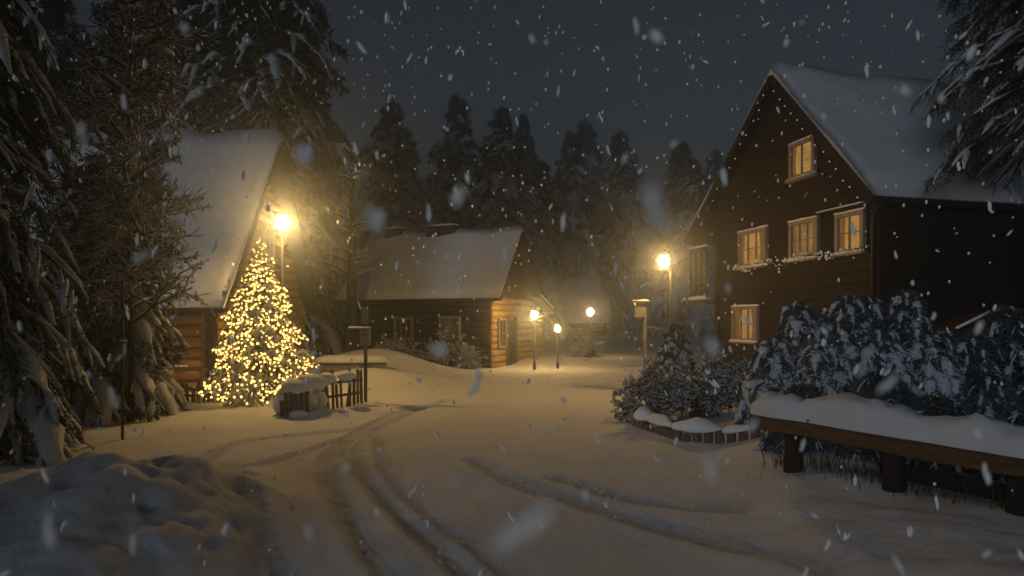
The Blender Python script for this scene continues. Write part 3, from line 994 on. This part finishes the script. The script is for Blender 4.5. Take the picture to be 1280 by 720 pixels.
for q in chunks:
    for a, b in zip(q[:-1], q[1:]):
        if np.linalg.norm(a - b) < .6: cord.tube([a, (a + b) / 2 - [0, 0, .03], b], .004, 4)
cord.build('cord', METAL, fr)


# ------------------------------------------------------------------ trees behind the houses, plus three added shade trees behind the camera (copies of three kinds)
BG = 'spruces of the dark forest behind the houses'
protoA, _ = spruce('forest_spruce', (-12.6, 31, 0), 30, 6.6, 1.0, 31, 'tallest snowy spruce rising behind the honey log cabin ridge', BG, nb=300, nbl=12, nn=6, nlen=.42, nw=.045, snow=.45, droop=.6, pw=.72, sw=.6, jit=(.35, 1.25))
protoB, _ = spruce('forest_spruce', (-.9, 58, .3), 21.5, 7.0, .8, 32, 'pointed spruce whose top stands clear above the low dark log house', BG, nb=150, nbl=10, nn=6, nlen=.45, nw=.05, snow=1.0, droop=.5, pw=.7, sw=1.2, jit=(.3, 1.35), needle=FROST_HAZE)
for k, (o, x, y, s, rz, lb) in enumerate([
    (protoA, -18.0, 34, .95, 1.1, 'forest spruce standing behind the cabin roof beside the twiggy tree'),
    (protoA, -24.5, 31, .9, 2.3, 'forest spruce half hidden by the huge dark spruce'),
    (protoA, -15.5, 47, .8, 4.0, 'dim spruce in the gap beside the bright lamp above the cabin'),
    (protoB, -10.8, 56, 1.0, 2.0, 'lower spruce behind the chimneys of the far log house'),
    (protoB, 6.6, 70, 1.05, 3.4, 'faint spruce behind the barn roof'),
    (protoB, -7.6, 78, 1.12, .7, 'hazy spruce between the tall pair behind the far log house'),
    (protoB, 13.5, 78, 1.15, 5.0, 'misty spruce above the distant street lamp'),
    (protoA, 20.5, 74, .75, 3.0, 'misty spruce between the tall street lamp and the chalet roof'),
    (protoA, 1.6, 88, 1.0, 2.6, 'palest spruce lost in haze over the far road end'),
    (protoA, -15, 92, .85, 1.9, 'pale hazy spruce behind the low dark log house'),
    (protoB, 30, 92, 1.2, .3, 'hazy spruce peeking past the chalet gable'),
    (protoA, -21, 52, .75, 5.1, 'spruce deep in the forest over the cabin ridge'),
    (protoA, -9.0, -3.2, .28, .4, 'added unseen spruce behind the camera, shading the snow beside the road'),  # this and the next two: out of view, added to block moonlight
    (protoA, -12.4, -2.2, .30, 2.9, 'added unseen spruce on the verge behind the camera, there to cast shade'),
    (protoA, -15.6, -1.0, .30, 4.4, 'added unseen spruce beyond the verge behind the camera, there to cast shade'),
    (protoB, -5.6, 64, 1.15, 3.9, 'broad hazy spruce over the chimneys of the far log house'),
    (protoB, 3.2, 66, .85, 1.2, 'short hazy spruce between the far log house gable and the barn'),
    (protoB, 10.2, 88, 1.35, 2.7, 'ghostly spruce rising over the barn ridge'),
    (protoA, 26, 98, .95, .9, 'ghostly spruce beyond the lower end of the chalet gable'),
    (protoA, -7, 110, 1.0, 4.6, 'faintest spruce far behind the low dark log house'),
    (protoB, 17.5, 60, .8, 5.6, 'hazy spruce behind the balcony of the chalet'),
    (protoA, 28, 34, .68, 1.4, 'spruce standing behind the chalet roof ridge'),
]):
    c = copy_tree(o); c.location = (x, y, gh(x, y) - .1); c.rotation_euler.z = rz; c.scale = (s, s, s); c['label'] = lb

# conifer whose boughs hang in front of the chalet roof
spruce('overhanging_spruce', (11.45, 12.3, .3), 17, 3.0, 5.75, 41, 'tall spruce with high snowy boughs hanging in front of the chalet roof', None,
       nb=230, nbl=17, nn=10, nlen=.14, nw=.009, snow=.22, droop=.36, pw=.3, up=.12, sw=.42)


# ------------------------------------------------------------------ shrubs
def mound_shrub(name, loc, label, stems, seed, group=None, nb=46, sw=1.9, snow=1.0, cat='shrub', nlen=.11, pad=.17):
    root = thing(name, loc, label, cat, group)
    b = np.array(root.location); N_, S_, T_ = MB(), MB(), MB()
    for k, (dx, dy, h, rr) in enumerate(stems):
        p = b + np.array([dx, dy, 0])
        T_.tube([p - [0, 0, .2], p + [0, 0, h * .5], p + [0, 0, h]], [.05, .035, .012], 6)
        spruce_geo(N_, S_, T_, p, h, rr, h * .08, seed + k, nb=nb, nbl=8, nn=8, nlen=nlen, nw=.012, snow=snow, droop=1.15, pw=.36, up=.95, sw=sw * .62, pad=pad)
    T_.build('branches', BARK, root); N_.build('foliage', FROST_DIM, root); S_.build('snow_load', SNOW_TREE, root)
    return root


def at_px(px, py, z=.3):
    x, d = dplan(px, py, z); return np.array([x, d, gh(x, d)])


mound_shrub('snowy_shrub', (5.75, 10.6, .3), 'large mounded conifer shrub heaped with drooping snow behind the timber rail',
            [(-1.25, .1, 1.35, .8), (-.75, .3, 2.0, .8), (-.15, -.1, 2.1, .85), (.45, .3, 2.1, .85), (.95, 0, 2.15, .85), (1.4, -.1, 1.5, .8), (-.7, -.5, 1.3, .9), (.1, -.6, 1.45, .9), (.85, -.6, 1.4, .9)], 60, nb=64, sw=1.5, snow=.9, pad=.12)
mound_shrub('dark_shrub', (8.1, 10.3, .3), 'dim shrub under thin snow behind the end of the timber rail',
            [(-.5, 0, 1.5, .8), (.2, .2, 1.9, .9), (.9, -.1, 1.5, .9), (.1, -.9, 1.05, .9), (-.9, -.9, .85, .7)], 80, sw=.8, snow=.5, pad=.08)
mound_shrub('low_shrub', (4.75, 8.0, .3), 'low dark shrubs crowding under and behind the timber rail', [(-.75, .6, .75, .75), (-.2, .1, .7, .75), (.3, -.6, .75, .8), (.75, -1.3, .7, .8), (.3, .5, .95, .8)], 95, nb=40, sw=.5, snow=.25, pad=.04)
SH = 'twiggy snow dusted shrubs along the garden edge'
for (x, y, h, sp, sd, lb) in ((2.75, 12.6, .9, 1.1, 71, 'fine twigged shrub dusted with snow, closest to the road by the snow capped edging'),
                              (3.75, 12.3, 1.0, 1.0, 72, 'middle of the fine twigged snowy shrubs, under the small conifer'),
                              (4.55, 11.9, .9, 1.0, 73, 'fine twigged shrub dusted with snow against the mounded conifer shrub')):
    twiggy('twiggy_shrub', (x, y, gh(x, y)), lb, 'shrub', h, sp, sd, 9, 4, .52, .022, .75, 7000, bias=(0, 0, .2), leaf_len=.05, lo=-1, group=SH, snowr=1.5, lvl_k=.66)
spruce('small_conifer', (3.55, 13.6, gh(3.55, 13.6)), 1.85, .5, 1.0, 91, 'small snow topped conifer standing before the tall street lamp', None, 'tree', trunk_r=.03,
       nb=36, nbl=6, nn=6, nlen=.10, nw=.012, snow=1.0, droop=.5, pw=.5, up=.2, sw=1.8)
for (x, y, h, sp, sd, lb) in ((-4.85, 25.6, 1.0, .9, 75, 'round frosty shrub below the dark window nearest the mailbox post'),
                              (-2.85, 25.0, .85, 1.1, 76, 'wide frosty shrub below the dimly lit window of the far log house'),
                              (-1.95, 25.1, .7, .9, 77, 'low frosty shrub at the corner of the far log house'),
                              (4.1, 34.0, 1.3, .9, 78, 'hazy bare shrub beside the shortest lamp post')):
    twiggy('frosty_shrub', (x, y, gh(x, y)), lb, 'shrub', h, sp, sd, 12, 3, .60, .03, 1.0, 1200, bias=(0, 0, .25), leaf_len=.07, lo=-1, snowr=2.0, group='frosty shrubs around the far houses', lvl_k=.64)
# grass blades poking out of the snow by the rail
gp = MB(); m = 620; tq = rng.uniform(.2, 4.1, m) ** 1.0; q = np.array([3.14, 8.02, 0]) + nrm([.472, -.882, 0]) * tq[:, None] + np.stack([rng.normal(.12, .16, m), rng.normal(.06, .12, m), np.zeros(m)], -1); q[:, 2] = gh_base(q[:, 0], q[:, 1]) - .02
blades(gp, q, rng.normal(0, .16, (m, 3)) + [0, 0, 1], rng.uniform(.10, .38, m) * (.5 + .5 * np.sin(tq * 5) ** 2), .006)
tag(gp.build('dry_grass', LEAF), 'dry grass blades poking through snow below the timber rail', 'grass', kind='stuff')


# ------------------------------------------------------------------ timber rail
def rail():
    a = np.array([3.14, 8.02, .0]); dirv = nrm([.472, -.882, 0]); L = 4.3
    root = thing('timber_rail', (*(a + dirv * 1.6)[:2], .3), 'heavy timber rail on stout posts under a thick lumpy snow load', 'railing')
    p = lambda t, z: a + dirv * t + np.array([0, 0, z])
    b = MB(); n = 12; t = np.linspace(0, L, n)
    V = []
    for k in t:
        j = .008 * rng.normal(size=4)
        s = np.array([dirv[1], -dirv[0], 0])
        c = p(k, .75 + .012 * math.sin(k * 2))
        for (sx, sz) in ((-1, -1), (1, -1), (1, .75), (.75, 1), (-.75, 1), (-1, .75)):
            V.append(c + s * sx * (.12 + j[0]) + [0, 0, sz * (.115 + j[1])])
    f = []
    for k in range(n - 1):
        for j in range(6): f.append((k * 6 + j, k * 6 + (j + 1) % 6, (k + 1) * 6 + (j + 1) % 6, (k + 1) * 6 + j))
    b.add(V, f); b.f.append(np.array([(0, 3, 2, 1), (0, 5, 4, 3)])); b.m.append(np.zeros(2, int))
    b.build('beam', RAILWOOD, root, smooth=False)
    for tt in (.55, 1.75, 2.85, 3.9):
        c = p(tt, 0) ; g = gh(c[0], c[1])
        po = MB(); po.tube([[c[0], c[1], g - .3], [c[0], c[1], (g + .63) / 2], [c[0], c[1], .632]], [.125, .105, .10], 9); po.build('post', BOARD_DARK, root)
    lb = MB(); lb.bar(p(1.5, .40) + [.16, .09, 0], p(4.2, .40) + [.16, .09, 0], .06, .16); lb.build('lower_board', BOARD_DARK, root, smooth=False)
    m = 60; tt = np.linspace(-.05, L, m)
    top = np.interp(tt, [-.05, .06, .25, .55, .7, .8, 1.1, 1.6, 1.9, 2.05, 2.15, 2.5, 2.9, 3.4, 4.3], [.02, .16, .23, .22, .17, .20, .27, .26, .20, .15, .18, .24, .19, .16, .15]) * 1.05 + .05 * fbm(tt * 3.1, tt * 0, 5)
    prof = np.linspace(0, np.pi, 11)
    V = []
    s = np.array([dirv[1], -dirv[0], 0])
    for k in range(m):
        wv = .165 + .02 * math.sin(tt[k] * 5) + .03 * float(fbm(np.array([tt[k] * 3]), np.array([2.0]), 9)[0])
        e = min(1, (tt[k] + .05) / .12) ** .5 * .8 + .2
        for aa in prof:
            hh = max(0, math.sin(aa)) ** .55
            V.append(p(tt[k], .862 + top[k] * hh * (1 + .05 * rng.normal() + .25 * float(fbm(np.array([tt[k] * 5]), np.array([aa * 2.2]), 71)[0]))) - s * math.cos(aa) * wv * e + [0, 0, -.05 if hh < .05 else 0])
    f = [(k * 11 + j, k * 11 + j + 1, (k + 1) * 11 + j + 1, (k + 1) * 11 + j) for k in range(m - 1) for j in range(10)]
    sn = MB(); sn.add(V, f); sn.f.append(np.array([tuple([j, j + 1, 10 - j - 1, 10 - j]) for j in range(5)])); sn.m.append(np.zeros(5, int))
    sn.build('snow_cap', SNOW_ROOF, root)


rail()


# ------------------------------------------------------------------ snow capped garden edging
def edging():
    q = [np.array([*dplan(792, 524, .12)]), np.array([*dplan(851, 541, .15)]), np.array([*dplan(952, 547, .2)])]
    root = thing('garden_edging', (*q[1], .1), 'low palisade edging with a fat rounded snow cap below the twiggy shrubs', 'fence')
    st, pos = MB(), []
    for a, b in zip(q[:-1], q[1:]):
        n = int(np.linalg.norm(b - a) / .16)
        for t in (np.arange(n) + .5) / n: pos.append(a * (1 - t) + b * t)
    for k, c in enumerate(pos):
        z = gh(*c); h = .17 + .05 * rng.normal() if k < 14 else .13 + .05 * rng.normal()
        MB().tube([[*c, z - .15], [*c, z + h]], [.075, .07], 8).build('stake', GREYWOOD, root)
    pts = np.array([[*c, gh(*c)] for c in pos])
    for a, b, hh in ((0, 5, .20), (3, 9, .13), (8, 14, .17), (13, len(pts), .09)):
        s = pts[a:b].copy(); s[:, 2] += .20 if a < 13 else .16
        K = len(s); e = np.sin(np.linspace(.2, np.pi - .2, K)) ** .7 * rng.uniform(.75, 1.15, K)
        m = MB(); lumps(m, s[None], (e * hh)[None], n=12, flat=1.15, bottom=.25, wob=.04); m.build('snow_cap', SNOW, root)


edging()


# ------------------------------------------------------------------ picket fences
def picket_fence(name, a, b, n, h, label, seed, w=.055, gap_h=None, post_h=1.15):
    r = np.random.default_rng(seed)
    a = np.array(a); b = np.array(b); L = np.linalg.norm(b - a); d = np.array([*((b - a) / L), 0])
    root = thing(name, (*(a + b) / 2, gh(*((a + b) / 2))), label, 'fence')
    rl = MB()
    for z in (.22, .48):
        z *= h / .62
        rl.bar([*a, gh(*a) + z], [*b, gh(*b) + z], .035, .06)
    rl.build('rail', GREYWOOD, root, smooth=False)
    sd = np.array([d[1], -d[0], 0])
    for k in range(n):
        t = (k + .5) / n; c = a * (1 - t) + b * t; z = gh(*c); hh = h * r.uniform(.72, 1.22)
        tl = r.normal(0, .08); ax = nrm(d + [0, 0, tl]); up = np.cross(ax, -sd) if False else np.array([-tl * d[0], -tl * d[1], 1.])
        p0 = np.array([*c, z - .15]) + sd * .035; u = nrm(up); m = MB(); ww = w * r.uniform(.7, 1.25)
        p1 = p0 + u * (hh + .15); V = []
        for s_ in (-.014, .014):
            o = sd * s_
            V += [p0 - d * ww + o, p0 + d * ww + o, p1 + d * ww + o, p1 + u * ww * 1.2 + o, p1 - d * ww + o]
        m.f.append(np.array([(0, 1, 2, 3, 4), (9, 8, 7, 6, 5)])); m.m.append(np.zeros(2, int)); m.v.append(np.array(V)); m.n = 10
        m.f.append(np.array([(0, 5, 6, 1), (1, 6, 7, 2), (2, 7, 8, 3), (3, 8, 9, 4), (4, 9, 5, 0)])); m.m.append(np.zeros(5, int))
        pk = m.build('picket', GREYWOOD, root, smooth=False)
        if r.uniform() < .5:
            s = MB(); s.ball(p1 + u * ww * .9, ww * 1.05, 8, 5, sc=(1, .8, .8), noise=.08); s.build('snow_cap', SNOW, pk)
    return root


fa = np.array(dplan(378, 519)); fb = np.array(dplan(453, 504))
pf = picket_fence('picket_fence', fa, fb, 14, .72, 'crooked grey picket fence leading from the christmas tree to the mailbox post', 3, w=.036)
# the snow slumped over its near end
hp = thing('snow_heap', (*fa, gh(*fa)), 'rounded heap of snow slumped over the near end of the picket fence', 'snow heap')
c = np.array([*fa, gh(*fa)])
m = MB()
for (dx, dy, dz, r_, sx, sz) in ((-.10, .0, .50, .27, 1.3, .85), (.14, .22, .60, .25, 1.2, .8), (-.30, -.05, .36, .20, 1.1, .9), (.38, .42, .68, .17, 1.2, .75), (.72, .75, .70, .15, 1.3, .7), (-.08, .22, .22, .27, 1.2, 1.0), (.12, .40, .2, .24, 1.2, 1.0), (-.34, .08, .16, .26, 1.1, 1.0), (-.22, -.02, .44, .17, 1.0, .9), (.02, .06, .64, .18, 1.2, .8)):
    m.ball(c + [dx, dy, dz], r_, 18, 12, sc=(sx, 1, sz), noise=.045)
m.build('snow_mass', SNOW, hp)
st = MB()
for q, (dx, dy) in enumerate(((-.36, -.20), (-.26, -.235), (-.15, -.25), (-.05, -.255), (.06, -.23), (.16, -.18))): st.box(c + [dx, dy, .12 + .02 * (q % 3)], (.075, .03, .62), (1, -.25 + .15 * q, 0))
st.build('stump_posts', GREYWOOD, hp)
m = MB(); m.ball(c + [.04, -.36, .02], .15, 12, 8, sc=(1.3, .8, .6), noise=.05); m.build('snow_lump', SNOW, hp)
picket_fence('garden_fence', np.array([-9.6, 15.0]), np.array([-7.0, 15.0]), 22, .42, 'low row of dark garden pickets at the foot of the honey log wall', 5, w=.04)


# ------------------------------------------------------------------ mailbox post, notice post, marker pole
def mailbox_post():
    x, d = dplan(457, 503); z = gh(x, d)
    r = thing('mailbox_post', (x, d, z), 'slim post carrying a pale mailbox at the end of the picket fence', 'mailbox')
    b = np.array([x, d, z]); T = lambda py: EYE - (py - HZ) / F * d
    MB().bar([x, d, z - .2], [x, d, T(388)], .07, .07).build('post', GREYWOOD, r, smooth=False)
    bx = MB(); bx.box([x + .02, d - .14, T(422)], (.22, .2, .38)); bb = bx.build('mailbox', FRAMEWOOD, r, smooth=False)
    MB().box([x + .02, d - .25, T(418)], (.14, .015, .03)).build('slot', METAL, bb, smooth=False)
    MB().box([x - .12, d - .12, T(411)], (.52, .28, .03)).build('shelf', GREYWOOD, r, smooth=False)
    s = MB(); lumps(s, np.linspace([x - .37, d - .12, T(410)], [x + .13, d - .12, T(410)], 7)[None], np.full((1, 7), .06), n=8, flat=.6, bottom=.1, wob=.1); s.build('snow_cap', SNOW, r)
    MB().box([x - .01, d - .05, T(394)], (.17, .03, .42)).build('board', FRAMEWOOD, r, smooth=False)


mailbox_post()


def notice_post():
    d = 17.0; x = (806 - 640) / F * d; z = gh(x, d); T = lambda py: EYE - (py - HZ) / F * d
    r = thing('notice_post', (x, d, z), 'wooden post with a small roofed notice box by the tall street lamp', 'sign')
    MB().bar([x, d, z - .2], [x, d, T(378)], .08, .08).build('post', FRAMEWOOD, r, smooth=False)
    MB().box([x - .14, d - .1, T(388)], (.30, .14, .38)).build('notice_box', FRAMEWOOD, r, smooth=False)
    m = MB(); m.box([x - .14, d - .1, T(378)], (.44, .3, .04)); m.build('roof', GREYWOOD, r, smooth=False)
    s = MB(); lumps(s, np.linspace([x - .34, d - .1, T(376.5)], [x + .08, d - .1, T(376.5)], 7)[None], np.full((1, 7), .07), n=8, flat=.6, bottom=.1, wob=.1); s.build('snow_cap', SNOW, r)
    MB().bar([x, d - .03, T(407)], [x + .5, d - .03, T(412)], .04, .05).build('brace', GREYWOOD, r, smooth=False)


notice_post()


def marker_pole():
    x, d = dplan(153, 551); z = gh(x, d); T = lambda py: EYE - (py - HZ) / F * d
    r = thing('marker_pole', (x, d, z), 'thin dark pole with a small white reflector before the huge spruce', 'pole')
    MB().tube([[x, d, z - .2], [x, d, T(350)]], .022, 8).build('pole', METAL, r)
    MB().tube([[x + .035, d - .02, T(443)], [x + .035, d - .02, T(430)]], .028, 8).build('reflector', WHITE, r)
    m = MB(); m.box([x + .02, d - .01, T(428)], (.13, .10, .02)); m.build('bracket', METAL, r, smooth=False)
    s = MB(); s.ball([x + .02, d - .01, T(426)], .055, 8, 5, sc=(1.2, 1, .5), noise=.06); s.build('snow_cap', SNOW, r)


marker_pole()

# low garden wall and dark trunk in the gap between the christmas tree and the far house
gw = thing('garden_wall', (-4.8, 21.0, 0), 'low stone garden wall under thick snow beyond the picket fence', 'wall')
m = MB(); a = np.array([-6.6, 21.0]); b = np.array([-4.25, 21.3])
for k in range(9):
    for j in range(2):
        t = (k + .5 + .25 * (j % 2)) / 9.4; c = a * (1 - t) + b * t
        m.box([*c, .15 + .26 * j], (.24 + .02 * rng.normal(), .34, .23), (1, .12, 0))
m.build('stones', STONE, gw, smooth=False)
s = MB(); lumps(s, np.linspace([*a, .58], [*b, .58], 12)[None], np.array([[.2, .3, .34, .33, .35, .3, .33, .36, .33, .3, .3, .2]]), n=10, flat=.75, bottom=.15, wob=.05); s.build('snow_cap', SNOW, gw)
tk = thing('bare_tree', (-6.6, 25.5, gh(-6.6, 25.5)), 'dark bare trunk standing between the garden wall and the far log house', 'tree')
c = np.array(tk.location); m = MB(); m.tube([c - [0, 0, .2], c + [0, 0, 1.5], c + [.1, 0, 4.5], c + [0, .1, 8]], [.30, .24, .17, .06], 10); m.build('trunk', BARK, tk)
m = MB(); Pt = []
for k in range(26):
    z = rng.uniform(2.6, 7.8); az = rng.uniform(0, 6.28); l = rng.uniform(.8, 1.9) * (1.15 - z / 10)
    p0 = c + [0, 0, z]; dv = np.array([math.cos(az), math.sin(az), .45]); Pt.append([p0, p0 + dv * l * .4, p0 + dv * l * .75 + [0, 0, -.05], p0 + dv * l + [0, 0, -.2]])
Pt = np.array(Pt); lumps(m, Pt, np.tile([.05, .04, .025, .01], (26, 1)), n=5, flat=1, bottom=1); m.build('branches', BARK, tk)
m = MB(); q = Pt.copy(); q[..., 2] += .05; lumps(m, q, np.tile([.04, .06, .05, .03], (26, 1)), n=6, flat=.8, bottom=.3, wob=.15); m.build('snow_load', SNOW_TREE, tk)

# little snow roofed bird shelter by the dim shrub
hb = thing('bird_house', (8.4, 11.3, .3), 'small dark shelter with a snow edged pointed roof beside the mounded shrub', 'shelter')
c = np.array([8.4, 11.3, 0.])
MB().bar([8.4, 11.3, .1], [8.4, 11.3, 1.3], .09, .09).build('post', BOARD_DARK, hb, smooth=False)
MB().box([8.4, 11.3, 1.55], (.75, .5, .5)).build('box', BOARD_DARK, hb, smooth=False)
m = MB(); m.bar([7.85, 11.3, 1.82], [8.405, 11.3, 2.10], .7, .05); m.bar([8.95, 11.3, 1.82], [8.395, 11.3, 2.097], .7, .05); m.build('roof', BOARD_DARK, hb, smooth=False)
m = MB(); lumps(m, np.array([[[7.83, 10.98, 1.86], [8.12, 10.98, 2.0], [8.4, 10.98, 2.14], [8.68, 10.98, 2.0], [8.97, 10.98, 1.86]]]), np.full((1, 5), .035), n=6, flat=1, bottom=.6, wob=.1); m.build('snow_edge', SNOW, hb)


# ------------------------------------------------------------------ falling snow
def flakes():
    protos = []
    for k in range(8):
        m = MB(); n = rng.integers(2, 5)
        for j in range(n):
            m.ball(rng.normal(0, .45, 3) * [1, 1, 1.3] if j else (0, 0, 0), rng.uniform(.55, 1.0), 7, 5, sc=(1, 1, rng.uniform(1.0, 1.7)), noise=.10)
        o = m.build('snowflake', SNOW_FLAKE); protos.append(o)
    G = 'snowflakes falling in front of the village'
    lb = 'pale snowflake clump drifting down through the night air'
    n = 0
    big = [(665, 655, .42, .0085), (822, 270, .5, .0075), (572, 250, .8, .007), (888, 583, .7, .006), (890, 428, .7, .006), (820, 48, 1.1, .006), (432, 585, 1.2, .006), (733, 620, 1.2, .006), (168, 678, 1.2, .006), (780, 200, 1.4, .006), (600, 470, 1.5, .006)]
    items = []
    for k in range(26): big.append((rng.uniform(0, 1280), rng.uniform(0, 720), rng.uniform(.8, 1.8), rng.uniform(.0045, .0068)))
    for px, py, d, s in big: items.append((P(px, py, d), s))
    while len(items) < 300:
        d = rng.uniform(1.5, 6.5) if rng.uniform() < .75 else rng.uniform(6.5, 10)
        p = P(rng.uniform(-60, 1340), rng.uniform(-40, 760), d)
        if p[2] < gh(p[0], p[1]) + .1: continue
        items.append((p, rng.uniform(.55, 1.0) * .0031 * d ** .75 * 1.3 + .0015))
    for k, (p, s) in enumerate(items):
        src = protos[k % 8]
        o = src if k < 8 else src.copy()
        if k >= 8: COL.objects.link(o)
        o.location = p; o.scale = (s * rng.uniform(.8, 1.1),) * 2 + (s * rng.uniform(1.0, 2.7),)
        o.rotation_euler = (rng.normal(0, .25), .25 + rng.normal(0, .3), rng.uniform(0, 6.28))
        tag(o, lb, 'snowflake', G)
    m = MB(); k = 0
    while k < 1500:
        d = rng.uniform(5, 26) ; p = P(rng.uniform(-150, 1430), rng.uniform(-60, 620), d)
        if p[2] < gh(p[0], p[1]) + .1: continue
        m.ball(p, rng.uniform(.6, 1.2) * .0028 * d ** .8, 6, 4, sc=(1, 1, rng.uniform(1, 1.9)), noise=.1); k += 1
    tag(m.build('falling_snow', SNOW_FLAKE), 'countless fine snowflakes filling the night air over the road', 'snow', kind='stuff')


flakes()


def crumbs():
    m = MB()
    for c, dep, hw in TP[::4]:
        for k in range(24):
            p = c[rng.integers(0, 80)] + rng.normal(0, hw * 1.3, 2)
            if not (4.2 < p[1] < 13): continue
            m.ball([*p, gh(*p) + .004], rng.uniform(.006, .020), 6, 4, sc=(1.3, 1, .6), noise=.18)
    tag(m.build('snow_crumbs', SNOW), 'small crumbs of broken snow scattered along the wheel tracks', 'snow', kind='stuff')


crumbs()

# ------------------------------------------------------------------ air
m = bpy.data.materials.new('cold_air'); m.use_nodes = True; nt = m.node_tree; nt.nodes.clear()
v = nt.nodes.new('ShaderNodeVolumePrincipled'); o = nt.nodes.new('ShaderNodeOutputMaterial')
v.inputs['Color'].default_value = (.62, .72, .84, 1); v.inputs['Density'].default_value = .0096; v.inputs['Anisotropy'].default_value = .92
nt.links.new(v.outputs[0], o.inputs['Volume'])
hz = MB().box([0, 160, 18.5], (420, 346, 41)).build('haze', m, smooth=False); tag(hz, kind='stuff')

# ------------------------------------------------------------------ light
sd = nrm([-.5, -1.0, .19])          # direction towards the moon
el = math.asin(sd[2]); rot = math.atan2(sd[0], sd[1])
w = bpy.data.worlds.new('World'); SC.world = w; w.use_nodes = True; nt = w.node_tree
sky = nt.nodes.new('ShaderNodeTexSky'); sky.sky_type = 'NISHITA'; sky.sun_disc = False
sky.sun_elevation = el; sky.sun_rotation = rot
hs = nt.nodes.new('ShaderNodeHueSaturation'); hs.inputs['Saturation'].default_value = .54
bg = nt.nodes['Background']; bg.inputs[1].default_value = .0130
nt.links.new(sky.outputs[0], hs.inputs['Color']); nt.links.new(hs.outputs[0], bg.inputs[0])
ld = bpy.data.lights.new('moon', 'SUN'); ld.energy = .42; ld.angle = math.radians(12); ld.color = (.66, .82, 1.0)
lo = bpy.data.objects.new('moon', ld); COL.objects.link(lo)
lo.rotation_euler = Vector(-sd).to_track_quat('-Z', 'Y').to_euler()

# ------------------------------------------------------------------ camera
cam = bpy.data.cameras.new('camera'); co = bpy.data.objects.new('camera', cam); COL.objects.link(co)
co.location = (0, 0, EYE); co.rotation_euler = (math.pi / 2, 0, 0)
cam.sensor_width = 36; cam.lens = 36 * F / 1280; cam.shift_y = (HZ - 360) / 1280
cam.clip_end = 2000; cam.clip_start = .05
cam.dof.use_dof = True; cam.dof.focus_distance = 9; cam.dof.aperture_fstop = 1.2
SC.camera = co

SC.view_settings.view_transform = 'Standard'; SC.view_settings.look = 'None'; SC.view_settings.gamma = 1
SC.view_settings.exposure = 0
cy = SC.cycles
cy.use_denoising = True
cy.max_bounces = 5; cy.diffuse_bounces = 3; cy.glossy_bounces = 2; cy.volume_bounces = 1; cy.transmission_bounces = 2
cy.sample_clamp_indirect = 1.5; cy.sample_clamp_direct = 0
cy.caustics_reflective = False; cy.caustics_refractive = False
cy.use_light_tree = True
